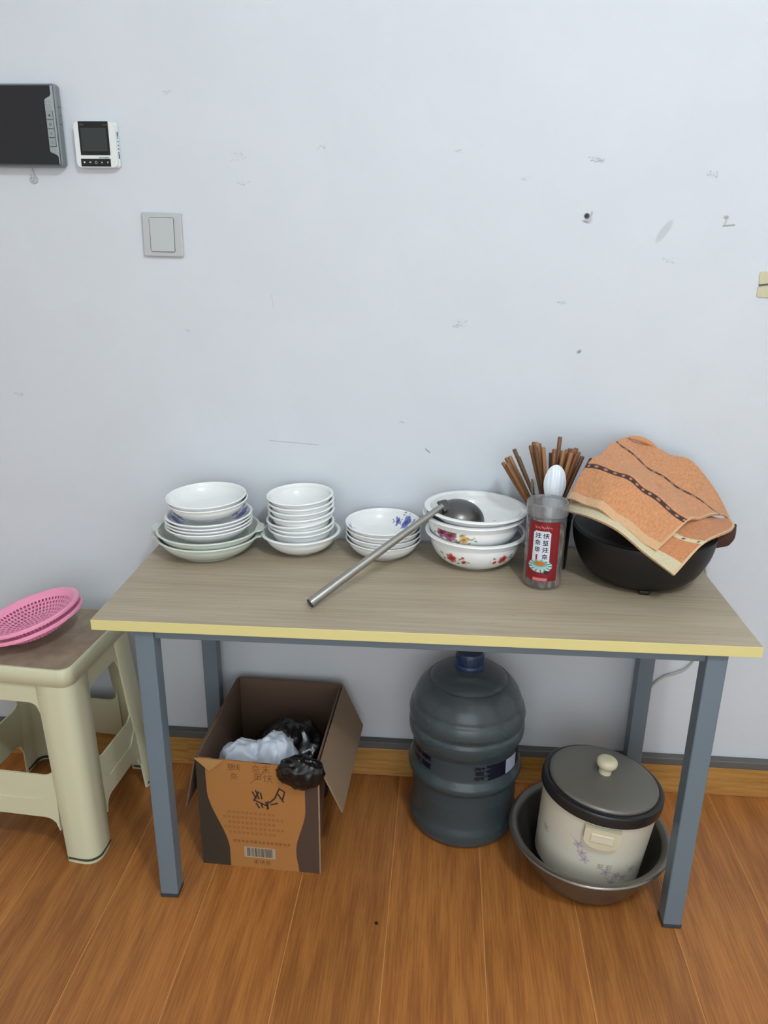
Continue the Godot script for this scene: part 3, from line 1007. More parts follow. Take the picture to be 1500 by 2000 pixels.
# ---------------------------------------------------------------- black pot under an orange towel
func build_pot_and_towel() -> void:
	var t := thing("pot", "round black cooking pot under the orange towel at the right end of the table", "pot", Vector3(1.055, TOP, 0.148))
	var blk := mat(Color(0.024, 0.021, 0.020), 0.5)
	var m := MB.new()
	lathe(m, smooth_profile([Vector2(0.0, 0.006), Vector2(0.08, 0.006), Vector2(0.098, 0.010), Vector2(0.120, 0.032), Vector2(0.136, 0.066), Vector2(0.142, 0.095), Vector2(0.1425, 0.108)], 4) + [Vector2(0.139, 0.1095), Vector2(0.132, 0.107), Vector2(0.132, 0.09), Vector2(0, 0.09)], 64)
	put("body", m, blk, t)
	m = MB.new()
	lathe(m, smooth_profile([Vector2(0.0, 0.160), Vector2(0.04, 0.157), Vector2(0.08, 0.145), Vector2(0.108, 0.127), Vector2(0.130, 0.112)], 4) + [Vector2(0.138, 0.1105), Vector2(0.138, 0.1080), Vector2(0.10, 0.1080)], 64)
	put("lid", m, blk, t)
	for k in 3:
		m = MB.new()
		var a := PI / 2 + 0.1 + TAU * k / 3
		rbox(m, Vector3(0.022, 0.010, 0.014), 0.004, Transform3D(Basis(Vector3.UP, -a + PI / 2), Vector3(0.094 * cos(a), 0.006, 0.094 * sin(a))))
		put("foot", m, blk, t)
	# cord down behind the table
	var c := [Vector3(1.165, TOP + 0.03, 0.062), Vector3(1.200, TOP + 0.018, 0.050), Vector3(1.222, TOP - 0.006, 0.034), Vector3(1.236, 0.617, 0.022), Vector3(1.255, 0.56, 0.004), Vector3(1.268, 0.48, -0.006), Vector3(1.263, 0.40, -0.009), Vector3(1.2444, 0.352, -0.009), Vector3(1.215, 0.333, -0.009), Vector3(1.19, 0.322, -0.009), Vector3(1.165, 0.293, -0.009), Vector3(1.150, 0.25, -0.009), Vector3(1.145, 0.19, -0.008), Vector3(1.140, 0.13, -0.006)]
	var cu := []
	for i in c.size() - 1:
		for k in 5:
			cu.append((c[i] as Vector3).cubic_interpolate(c[i + 1], c[maxi(i - 1, 0)], c[mini(i + 2, c.size() - 1)], k / 5.0))
	cu.append(c[-1])
	m = MB.new(); tube(m, cu, [0.0027], 8)
	var cord := put("power_cord", m, mat(Color(0.66, 0.66, 0.64), 0.5), null)
	tag(cord, "pale grey cable running from behind the black pot down the wall", "cable")
	# towel: a folded cloth, the top fold over a lower one
	var orange := Color(0.76, 0.53, 0.36)
	var hem := Color(0.80, 0.68, 0.53)
	var brown := Color(0.23, 0.115, 0.085)
	var im := canvas(512, 512, orange)
	var nz := FastNoiseLite.new(); nz.seed = 9; nz.frequency = 0.06; nz.fractal_octaves = 3
	for y in 512:
		for x in 512:
			var c0 := orange * (1.0 + 0.10 * nz.get_noise_2d(x, y) + rng.randf_range(-0.03, 0.03))
			c0.a = 1.0
			var u := x / 512.0
			var v := y / 512.0
			if v < 0.045 or u > 0.968: c0 = hem.lerp(c0, 0.15 + 0.3 * rng.randf())
			for sv in [[0.25, 0.020], [0.745, 0.011]]:
				if absf(v - float(sv[0])) < float(sv[1]) and u < 0.975:
					var ph := fposmod(u * (13.0 if sv[0] < 0.5 else 11.0), 1.0)
					var ov := Vector2((ph - 0.5) / 0.22, (v - float(sv[0])) / (float(sv[1]) * 0.55)).length()
					c0 = Color(0.66, 0.47, 0.36) if ov < 1.0 else brown
			im.set_pixel(x, y, c0)
	var cloth := mat(Color.WHITE, 0.95)
	cloth.albedo_texture = tex(im)
	cloth.rim_enabled = true; cloth.rim = 0.3
	cloth.normal_enabled = true; cloth.normal_scale = 0.6
	cloth.normal_texture = noise_normal(0.25, 3.0, 256)
	var im2 := canvas(512, 512, orange)
	for y in 512:
		for x in 512:
			var c0 := Color(0.73, 0.49, 0.325) * (1.0 + 0.10 * nz.get_noise_2d(x + 300, y) + rng.randf_range(-0.03, 0.03))
			c0.a = 1.0
			var u := x / 512.0
			var v := y / 512.0
			if v < 0.088 + 0.02 * sin(u * 9.0) and u < 0.985: c0 = Color(0.77, 0.73, 0.60)
			if u > 0.965: c0 = hem
			if absf(v - 0.335) < 0.024 and u > 0.72:
				c0 = Color(0.80, 0.76, 0.62)
				if Vector2((u - 0.80) / 0.014, (v - 0.335) / 0.014).length() < 1.0 or Vector2((u - 0.925) / 0.014, (v - 0.335) / 0.014).length() < 1.0: c0 = Color(0.38, 0.34, 0.30)
			im2.set_pixel(x, y, c0)
	var cloth2 := cloth.duplicate() as StandardMaterial3D
	cloth2.albedo_texture = tex(im2)
	var tw := thing("towel", "orange terry towel with brown chain stripes and cream hems, folded over the black pot", "towel", Vector3(1.055, 0.77, 0.148))
	var o := tw.position
	var rows := [
		[[0.8877, 0.8321, 0.2], [0.9309, 0.8357, 0.265], [0.984, 0.8064, 0.3], [1.0374, 0.7706, 0.31]],
		[[0.9247, 0.8903, 0.16], [0.9844, 0.886, 0.21], [1.0355, 0.8563, 0.235], [1.1065, 0.8064, 0.245]],
		[[0.9586, 0.9061, 0.12], [1.0169, 0.8832, 0.165], [1.0766, 0.8447, 0.185], [1.1548, 0.7979, 0.19]],
		[[0.9967, 0.9204, 0.07], [1.0543, 0.8782, 0.11], [1.1216, 0.8391, 0.125], [1.2079, 0.7885, 0.13]],
		[[1.0287, 0.9169, 0.03], [1.1098, 0.8905, 0.04], [1.18, 0.8618, 0.05], [1.249, 0.7599, 0.09]]]
	var R1 := to_grid(rows, o)
	m = MB.new()
	sheet(m, func(u: float, v: float) -> Vector3: return patch(R1, u, v) + Vector3(0, 0.0022 * sin(u * 21.0 + v * 9.0) * sin(v * 13.0 + 1.0), 0), 44, 44, 0.005)
	put("top_fold", m, cloth, tw)
	var rows2 := [
		[[0.885, 0.809, 0.205], [0.9176, 0.8198, 0.268], [0.964, 0.8085, 0.305], [1.0149, 0.7708, 0.318], [1.0737, 0.7288, 0.32]],
		[[0.9198, 0.8511, 0.17], [0.9736, 0.8594, 0.225], [1.029, 0.829, 0.252], [1.0868, 0.784, 0.262], [1.1399, 0.7722, 0.262]],
		[[0.956, 0.8838, 0.12], [1.0207, 0.8798, 0.155], [1.0945, 0.8367, 0.17], [1.1582, 0.7898, 0.19], [1.2162, 0.7776, 0.19]],
		[[0.995, 0.895, 0.085], [1.055, 0.860, 0.115], [1.120, 0.818, 0.125], [1.190, 0.782, 0.130], [1.238, 0.772, 0.115]]]
	var R2 := to_grid(rows2, o)
	m = MB.new()
	sheet(m, func(u: float, v: float) -> Vector3: return patch(R2, u, v), 44, 30, 0.005)
	put("lower_fold", m, cloth2, tw)
	# end of the towel that hangs down at the right, brown side out
	var rows3 := [[[1.185, 0.772, 0.205], [1.222, 0.777, 0.18], [1.246, 0.765, 0.12]], [[1.184, 0.752, 0.200], [1.224, 0.752, 0.175], [1.247, 0.742, 0.12]], [[1.188, 0.738, 0.19], [1.221, 0.735, 0.165], [1.240, 0.727, 0.12]]]
	var R3 := to_grid(rows3, o)
	m = MB.new()
	sheet(m, func(u: float, v: float) -> Vector3: return patch(R3, u, v), 16, 12, 0.005)
	put("hanging_end", m, mat(Color(0.27, 0.16, 0.115), 0.95), tw)
	# small roll of cloth at the back of the top fold
	var rl := []
	for k in 9: rl.append(Vector3(lerpf(1.030, 1.090, k / 8.0), 0.921 - 0.020 * pow(k / 8.0, 2.0), 0.036) - o)
	m = MB.new(); tube(m, rl, [0.002, 0.004, 0.005, 0.006, 0.006, 0.0055, 0.005, 0.004, 0.002], 10)
	var plain := mat(orange, 0.95)
	put("back_roll", m, plain, tw)

func to_grid(rows: Array, o: Vector3) -> Array:
	var out := []
	for r in rows:
		var line := []
		for p in r: line.append(Vector3(p[0], p[1], p[2]) - o)
		out.append(line)
	return out

# ---------------------------------------------------------------- carton
func build_carton() -> void:
	var t := thing("carton", "open brown cardboard carton with orange printed front standing under the table", "box", Vector3(0.276, 0, 0.185), Vector3(0, -0.035, 0))
	var W := 0.262
	var D := 0.325
	var Hh := 0.278
	var th := 0.004
	var kraft := mat(Color(0.40, 0.315, 0.255), 0.85)
	# printed front: orange panel with curved sides on dark brown, lines of characters, a bar code
	var im := canvas(512, 544, Color(0.285, 0.21, 0.165))
	for y in 544:
		var v := y / 544.0
		var l := 0.075 + 0.015 * v
		if v > 0.28: l = 0.079 + 0.165 * smoothstep(0.28, 0.85, v)
		var r := 0.895
		if v > 0.40: r = 0.895 - 0.085 * smoothstep(0.40, 0.80, v) 
		if v > 0.82: r += 0.02 * smoothstep(0.82, 1.0, v)
		im.fill_rect(Rect2i(int(l * 512), y, int((r - l) * 512), 1), Color(0.63, 0.43, 0.215))
		if l > 0: im.fill_rect(Rect2i(0, y, int(l * 512), 1), Color(0.20, 0.165, 0.115))
	var ink := Color(0.38, 0.23, 0.11)
	for q in [[0.26, 0.03, 30], [0.31, 0.03, 30], [0.28, 0.11, 34], [0.46, 0.02, 40], [0.54, 0.02, 40], [0.47, 0.09, 40], [0.55, 0.10, 42]]:
		glyph(im, int(q[0] * 100), q[0] * 512, q[1] * 544, q[2], 3.0, ink, 0.8)
	stroke(im, Vector2(230, 105), Vector2(290, 45), 3.0, ink, 0.8)
	# handwritten black marks
	var pen := Color(0.11, 0.08, 0.06)
	for q in [[236, 148, 250, 180], [250, 140, 262, 180], [262, 145, 240, 190], [270, 150, 274, 178], [245, 190, 300, 215], [250, 205, 262, 225], [270, 200, 276, 222], [290, 195, 300, 225], [300, 190, 296, 228], [306, 196, 330, 170], [330, 170, 350, 120], [350, 120, 372, 135], [372, 135, 362, 175], [345, 150, 365, 185], [312, 205, 340, 195]]:
		stroke(im, Vector2(q[0], q[1]), Vector2(q[2], q[3]), 6.5, pen, 0.95)
	var faint := Color(0.52, 0.32, 0.15)
	for r in 5:
		for k in 11 + (r % 2) * 3:
			glyph(im, k * 3 + r, (0.24 if r % 2 == 0 else 0.20) * 512 + k * 19, (0.46 + r * 0.048) * 544, 15, 1.8, faint, 0.9)
	for k in 14: glyph(im, k * 5 + 1, 140 + k * 18, 0.735 * 544, 15, 2.0, ink, 0.75)
	im.fill_rect(Rect2i(186, 434, 136, 56), Color(0.62, 0.58, 0.50))
	var bx := 200
	while bx < 308:
		var w := rng.randi_range(1, 4)
		im.fill_rect(Rect2i(bx, 440, w, 44), Color(0.16, 0.14, 0.12))
		bx += w + rng.randi_range(2, 4)
	for k in 3: glyph(im, k, 225 + k * 26, 500, 24, 2.5, ink, 0.8)
	var front := mat(Color.WHITE, 0.75); front.albedo_texture = tex(im)
	var m := MB.new()
	prism(m, PackedVector2Array([Vector2(-W / 2, 0), Vector2(W / 2, 0), Vector2(W / 2, Hh), Vector2(W / 2 - 0.02, Hh - 0.02), Vector2(W / 2 - 0.04, Hh - 0.004), Vector2(0.02, Hh - 0.002), Vector2(-W / 2 + 0.04, Hh), Vector2(-W / 2, Hh)]), D / 2 - th, D / 2, Transform3D(), Rect2(-W / 2, 0, W, Hh))
	put("front_panel", m, front, t)
	m = MB.new(); prism(m, PackedVector2Array([Vector2(-W / 2, 0), Vector2(W / 2 - 0.044, 0), Vector2(W / 2, Hh), Vector2(-W / 2, Hh)]), -D / 2, -D / 2 + th); put("back_panel", m, kraft, t)
	m = MB.new(); rbox(m, Vector3(th, Hh, D - 2 * th), 0.001, Transform3D(Basis(), Vector3(-W / 2 + th / 2, Hh / 2, 0)), 1); put("side_panel", m, kraft, t)
	# the right side is squashed inwards at its lower back
	m = MB.new()
	var Q := [Vector3(W / 2 - th, 0.003, D / 2 - th), Vector3(W / 2 - th - 0.044, 0.003, -D / 2 + th), Vector3(W / 2 - th, Hh, -D / 2 + th), Vector3(W / 2 - th, Hh, D / 2 - th)]
	var qn: Vector3 = ((Q[1] - Q[0]) as Vector3).cross(Q[3] - Q[0]).normalized()
	if qn.x < 0: qn = -qn
	sheet(m, func(u: float, v: float) -> Vector3: return (Q[0] as Vector3).lerp(Q[1], u).lerp((Q[3] as Vector3).lerp(Q[2], u), v), 6, 6, th)
	put("side_panel", m, kraft, t)
	m = MB.new(); rbox(m, Vector3(0.0035, Hh - 0.012, 0.005), 0.001, Transform3D(Basis(), Vector3(W / 2 + 0.0012, Hh / 2 - 0.006, D / 2 - 0.003)), 1)
	put("cut_edge", m, mat(Color(0.56, 0.47, 0.38), 0.85), t)
	m = MB.new(); rbox(m, Vector3(W - 2 * th - 0.044, th, D - 2 * th), 0.001, Transform3D(Basis(), Vector3(-0.022, 0.0025, 0)), 1); put("bottom_panel", m, kraft, t)
	# side flaps hanging outwards
	for s in [-1.0, 1.0]:
		var ang := 1.16 if s > 0 else 1.36
		var fw := 0.122 if s > 0 else 0.136
		m = MB.new()
		rbox(m, Vector3(fw, 0.0035, D - 0.008), 0.001, Transform3D(Basis(Vector3.BACK, -s * ang), Vector3(s * (W / 2 + 0.002), Hh - 0.001, 0)) * Transform3D(Basis(), Vector3(s * fw / 2, 0, 0)), 1)
		put("side_flap", m, mat(Color(0.52, 0.44, 0.35), 0.85) if s > 0 else kraft, t)
	# torn corner folded over the front
	m = MB.new()
	prism(m, PackedVector2Array([Vector2(-W / 2 - 0.001, Hh + 0.001), Vector2(-W / 2 + 0.062, Hh + 0.001), Vector2(-W / 2 + 0.03, Hh - 0.028)]), D / 2 + 0.0005, D / 2 + 0.004)
	put("folded_corner", m, mat(Color(0.66, 0.50, 0.30), 0.85), t)
	# what lies in the carton
	var crumple := func(called: String, label: String, category: String, at: Vector3, size: Vector3, sd: int, mt: Material, grp := "") -> void:
		var nn := FastNoiseLite.new(); nn.seed = sd; nn.frequency = 1.0; nn.fractal_octaves = 3; nn.noise_type = FastNoiseLite.TYPE_SIMPLEX; nn.fractal_type = FastNoiseLite.FRACTAL_RIDGED
		var bm := MB.new()
		var f := func(u: float, v: float) -> Vector3:
			var th2 := PI * v
			var ph := TAU * u
			var d := Vector3(sin(th2) * cos(ph), cos(th2), sin(th2) * sin(ph))
			var k := 0.92 + 0.13 * nn.get_noise_3d(d.x * 0.9, d.y * 0.9, d.z * 0.9)
			return d * size * k
		sheet(bm, f, 56, 30)
		for i in bm.n.size():
			if bm.n[i].dot(bm.v[i]) < 0: bm.n[i] = -bm.n[i]
		var ob := put(called, bm, mt)
		ob.position = at
		tag(ob, label, category, grp)
	var whiteb := mat(Color(0.75, 0.79, 0.84), 0.35)
	var blackb := mat(Color(0.025, 0.030, 0.036), 0.3)
	crumple.call("white_bag", "crumpled white plastic bag lying in the cardboard carton", "bag", Vector3(0.225, 0.215, 0.272), Vector3(0.060, 0.062, 0.045), 2, whiteb)
	crumple.call("white_bag", "bulging white plastic bag in the middle of the carton beside the black bag", "bag", Vector3(0.292, 0.213, 0.262), Vector3(0.055, 0.078, 0.05), 5, whiteb)
	crumple.call("black_bag", "shiny black plastic bag drooping over the front edge of the carton", "bag", Vector3(0.366, 0.263, 0.350), Vector3(0.052, 0.039, 0.031), 8, blackb)
	crumple.call("black_bag", "large dark plastic bag filling the back of the carton", "bag", Vector3(0.310, 0.135, 0.17), Vector3(0.105, 0.125, 0.095), 13, blackb)

# ---------------------------------------------------------------- water jug
func build_jug() -> void:
	var t := thing("water_jug", "large translucent blue grey water jug with a blue cap under the table", "water jug", Vector3(0.715, 0, 0.130))
	var m := MB.new()
	var prof := smooth_profile([Vector2(0.0, 0.012), Vector2(0.085, 0.010), Vector2(0.108, 0.0), Vector2(0.121, 0.004), Vector2(0.1275, 0.018), Vector2(0.1285, 0.034), Vector2(0.1255, 0.046), Vector2(0.1225, 0.058), Vector2(0.1220, 0.090), Vector2(0.1225, 0.134), Vector2(0.1255, 0.145), Vector2(0.1315, 0.154), Vector2(0.1320, 0.165), Vector2(0.1255, 0.176), Vector2(0.1222, 0.186), Vector2(0.1218, 0.222), Vector2(0.1235, 0.232), Vector2(0.1290, 0.244), Vector2(0.1325, 0.256), Vector2(0.1325, 0.272), Vector2(0.1285, 0.280), Vector2(0.1290, 0.286), Vector2(0.1325, 0.294), Vector2(0.1325, 0.304), Vector2(0.1285, 0.318), Vector2(0.1240, 0.325), Vector2(0.1215, 0.336), Vector2(0.1120, 0.356), Vector2(0.0940, 0.377), Vector2(0.0880, 0.379), Vector2(0.0780, 0.390), Vector2(0.0520, 0.402), Vector2(0.0340, 0.406), Vector2(0.0285, 0.413), Vector2(0.0280, 0.432)], 3)
	lathe(m, prof, 72)
	var shell := mat(Color(0.27, 0.325, 0.345, 0.66), 0.28)
	shell.transparency = BaseMaterial3D.TRANSPARENCY_ALPHA
	shell.metallic_specular = 0.6
	put("bottle", m, shell, t)
	m = MB.new()
	var wp := [Vector2(0, 0.016), Vector2(0.104, 0.012), Vector2(0.117, 0.024), Vector2(0.117, 0.100), Vector2(0, 0.100)]
	lathe(m, wp, 64)
	var wmat := mat(Color(0.045, 0.055, 0.085), 0.7)
	put("dark_water", m, wmat, t)
	m = MB.new()
	lathe(m, [Vector2(0.029, 0.407), Vector2(0.0345, 0.407), Vector2(0.0355, 0.411), Vector2(0.0345, 0.418), Vector2(0.031, 0.421), Vector2(0.031, 0.441), Vector2(0.029, 0.445), Vector2(0, 0.446)], 36)
	put("cap", m, mat(Color(0.10, 0.20, 0.34), 0.35), t)
	m = MB.new()
	for k in 24: rbox(m, Vector3(0.0016, 0.016, 0.0012), 0.0004, Transform3D(Basis(Vector3.UP, -TAU * k / 24), Vector3(0.0312 * cos(TAU * k / 24), 0.430, 0.0312 * sin(TAU * k / 24))), 1)
	put("cap_ridges", m, mat(Color(0.10, 0.20, 0.34), 0.35), t).set_meta("kind", "stuff")
	# printing on the band between the rings: blue block right, blue characters left, a blank white square
	var im := Image.create(512, 128, false, Image.FORMAT_RGBA8)
	im.fill(Color(0.05, 0.07, 0.16, 0.0))
	var blue := Color(0.035, 0.05, 0.13, 1.0)
	for k in 2:
		for r in 2:
			glyph(im, k + r * 2, 358 + k * 44, 2 + r * 64, 40, 8.0, blue)
	for y in range(3, 125):
		var x0 := 196 + int(8 * sin(y * 0.16) + 5 * sin(y * 0.45))
		for x in range(62, x0): im.set_pixel(x, y, blue)
	for r in 3: glyph(im, r + 1, 206, 6 + r * 40, 30, 4.0, blue)
	var lm := mat(Color.WHITE, 0.3)
	lm.albedo_texture = tex(im)
	lm.transparency = BaseMaterial3D.TRANSPARENCY_ALPHA_SCISSOR
	lm.alpha_scissor_threshold = 0.4
	m = MB.new()
	lathe(m, [Vector2(0.1237, 0.186), Vector2(0.1237, 0.226)], 64, Transform3D(), -0.15, PI + 0.15)
	for i in m.uv.size(): m.uv[i] = Vector2(m.uv[i].x, 1.0 - m.uv[i].y)
	put("printed_band", m, lm, t)
	m = MB.new()
	lathe(m, [Vector2(0.1242, 0.188), Vector2(0.1242, 0.225)], 8, Transform3D(), 0.47, 0.79)
	put("white_square", m, mat(Color(0.62, 0.64, 0.72), 0.5), t)

# ---------------------------------------------------------------- basin with a small cooker in it
func build_basin() -> void:
	var t := thing("basin", "wide stainless steel wash basin on the floor under the right of the table", "basin", Vector3(0.983, 0, 0.283))
	var steel := mat(Color(0.50, 0.485, 0.455), 0.32, 0.85)
	var m := MB.new()
	lathe(m, smooth_profile([Vector2(0.0, 0.004), Vector2(0.095, 0.004), Vector2(0.115, 0.012), Vector2(0.135, 0.045), Vector2(0.149, 0.085), Vector2(0.1535, 0.104)], 4) + smooth_profile([Vector2(0.1525, 0.105), Vector2(0.147, 0.085), Vector2(0.132, 0.045), Vector2(0.112, 0.014), Vector2(0.095, 0.0065), Vector2(0.0, 0.0065)], 4), 72)
	put("bowl", m, steel, t)
	m = MB.new()
	lathe(m, smooth_profile([Vector2(0.1515, 0.103), Vector2(0.1555, 0.108), Vector2(0.1630, 0.1105), Vector2(0.1690, 0.1095), Vector2(0.1715, 0.1065), Vector2(0.1700, 0.1040), Vector2(0.1640, 0.1055), Vector2(0.1560, 0.1035), Vector2(0.1515, 0.103)], 3), 72)
	put("rolled_rim", m, steel, t)
	# the cooker leans to the right in the basin
	var cat := Vector3(0.985, 0.040, 0.279)
	t = thing("rice_cooker", "cream rice cooker with purple flowers and grey lid tilted in the steel basin", "rice cooker", cat, Vector3(-0.035, 0, -0.10))
	var im := canvas(1024, 256, Color(0.80, 0.785, 0.72))
	# purple flower sprays; u 0.25 faces the viewer
	for f in [[0.31, 0.50], [0.325, 0.60], [0.30, 0.42], [0.20, 0.24], [0.175, 0.20], [0.21, 0.14], [0.15, 0.3], [0.44, 0.5], [0.235, 0.30]]:
		for k in 5:
			var a := TAU * k / 5.0 + float(f[0]) * 40
			blob(im, float(f[0]) * 1024 + cos(a) * 9, (1.0 - float(f[1])) * 256 + sin(a) * 9, 9, 6, a, Color(0.52, 0.42, 0.62), 0.5, 1.0)
		blob(im, float(f[0]) * 1024, (1.0 - float(f[1])) * 256, 5, 5, 0, Color(0.38, 0.20, 0.48), 0.6, 0.9)
		stroke(im, Vector2(float(f[0]) * 1024, (1.0 - float(f[1])) * 256), Vector2(float(f[0]) * 1024 + 26, (1.0 - float(f[1])) * 256 - 22), 2, Color(0.45, 0.45, 0.42), 0.3)
	for k in 2: glyph(im, k + 2, 0.245 * 1024 - k * 26, 150, 20, 2.0, Color(0.5, 0.47, 0.42), 0.7)
	var pm := mat(Color.WHITE, 0.3); pm.albedo_texture = tex(im)
	m = MB.new()
	lathe(m, [Vector2(0.113, 0.0), Vector2(0.121, 0.168)], 72)
	for i in m.uv.size(): m.uv[i] = Vector2(m.uv[i].x, 1.0 - m.uv[i].y)
	put("body", m, pm, t)
	m = MB.new(); lathe(m, [Vector2(0.0, -0.004), Vector2(0.10, -0.004), Vector2(0.112, 0.0), Vector2(0.114, 0.001)], 64); put("base", m, mat(Color(0.2, 0.19, 0.18), 0.5), t)
	m = MB.new(); lathe(m, smooth_profile([Vector2(0.118, 0.1660), Vector2(0.126, 0.1660), Vector2(0.1275, 0.1700), Vector2(0.1275, 0.1850), Vector2(0.1255, 0.1900), Vector2(0.118, 0.1910), Vector2(0.110, 0.1890)], 3), 72)
	put("collar", m, mat(Color(0.105, 0.11, 0.12), 0.35), t)
	m = MB.new(); lathe(m, [Vector2(0.113, 0.1880)] + smooth_profile([Vector2(0.1145, 0.1900), Vector2(0.1150, 0.1935), Vector2(0.1125, 0.1970), Vector2(0.104, 0.2000), Vector2(0.08, 0.2035), Vector2(0.04, 0.2070), Vector2(0.0, 0.2080)], 4), 72)
	put("lid", m, mat(Color(0.44, 0.43, 0.40), 0.36, 0.35), t)
	m = MB.new(); lathe(m, smooth_profile([Vector2(0.013, 0.2050), Vector2(0.0135, 0.2130), Vector2(0.0145, 0.2210), Vector2(0.0200, 0.2260), Vector2(0.0220, 0.2320), Vector2(0.0205, 0.2390), Vector2(0.013, 0.2440), Vector2(0.0, 0.2450)], 3), 32)
	put("knob", m, mat(Color(0.79, 0.76, 0.64), 0.35), t)
	# switch housing on the front: half-round bottom
	var pl := PackedVector2Array([Vector2(-0.036, 0.030), Vector2(-0.036, 0.006)])
	for k in 13: pl.append(Vector2(-0.036 * cos(PI * k / 12.0), 0.006 - 0.022 * sin(PI * k / 12.0)))
	pl.append(Vector2(0.036, 0.030))
	var B := Basis(Vector3.UP, -0.13)
	m = MB.new(); prism(m, pl, 0.105, 0.131, Transform3D(B, Vector3(0, 0.130, 0)))
	var h := put("switch_housing", m, mat(Color(0.77, 0.74, 0.63), 0.4), t)
	m = MB.new(); rbox(m, Vector3(0.046, 0.020, 0.005), 0.0022, Transform3D(B, B * Vector3(0, 0, 0.1305) + Vector3(0, 0.140, 0)))
	put("switch_cover", m, mat(Color(0.80, 0.77, 0.67), 0.35), h)

# ---------------------------------------------------------------- crockery
func spray(im: Image, u: float, v: float, s: float, petal: Color, leaf: Color, bud: Color) -> void:
	var W := im.get_width()
	var H := im.get_height()
	var x := u * W
	var y := v * H
	for k in 6:
		var a := TAU * k / 6.0 + 0.4
		blob(im, x + cos(a) * s * 0.45, y + sin(a) * s * 0.45, s * 0.55, s * 0.42, a, petal.lerp(Color.WHITE, 0.12 * (k % 3)), 0.9, 0.45)
	blob(im, x, y, s * 0.45, s * 0.4, 0.0, petal.darkened(0.35), 0.8, 0.6)
	for q in [[-1.5, -.2, .3], [-2.2, .1, -.4], [1.5, .5, .8], [1.7, -.5, -.6], [-1.0, .8, .5]]:
		blob(im, x + q[0] * s, y + q[1] * s, s * 0.42, s * 0.2, q[2], leaf, 0.8, 0.5)
	blob(im, x - 1.9 * s, y - 0.5 * s, s * 0.3, s * 0.24, 0, bud, 0.8, 0.5)

func dish(called: String, label: String, category: String, group: String, at: Vector3, prof: Array, mt: Material, lean := Vector3.ZERO, seg := 72) -> MeshInstance3D:
	var m := MB.new()
	lathe(m, prof, seg)
	var o := put(called, m, mt)
	o.position = at
	o.rotation = lean
	tag(o, label, category, group)
	return o

# inside from the centre out to the rim, over the rim and back under to a foot ring
func bowl_profile(r: float, h: float, foot: float, floor_r: float, floor_y: float, th: float, lip: float, curve := 0.5) -> Array:
	var ins := [Vector2(0, floor_y), Vector2(floor_r * 0.6, floor_y), Vector2(floor_r, floor_y + 0.001)]
	for k in range(1, 5):
		var s := k / 5.0
		ins.append(Vector2(lerpf(floor_r, r - lip, sin(s * PI / 2 * (0.6 + 0.4 * curve)) / sin(PI / 2 * (0.6 + 0.4 * curve))), lerpf(floor_y, h, pow(s, 1.0 + 0.8 * curve))))
	ins.append(Vector2(r - lip, h - 0.001))
	ins.append(Vector2(r - lip * 0.4, h + 0.0006)); ins.append(Vector2(r, h - 0.0006)); ins.append(Vector2(r - 0.0003, h - th * 0.9)); ins.append(Vector2(r - lip - th * 0.5, h - th * 1.6))
	for k in range(1, 5):
		var s := 1.0 - k / 5.0
		ins.append(Vector2(lerpf(foot + 0.004, r - lip + th * 0.2, sin(s * PI / 2 * (0.6 + 0.4 * curve)) / sin(PI / 2 * (0.6 + 0.4 * curve))), lerpf(0.004, h - th * 1.2, pow(s, 1.0 + 0.8 * curve))))
	var out := smooth_profile(ins, 3)
	out.append(Vector2(foot + 0.002, 0.004)); out.append(Vector2(foot, 0.0)); out.append(Vector2(foot - 0.004, 0.0)); out.append(Vector2(foot - 0.005, 0.003)); out.append(Vector2(0, 0.003))
	return out

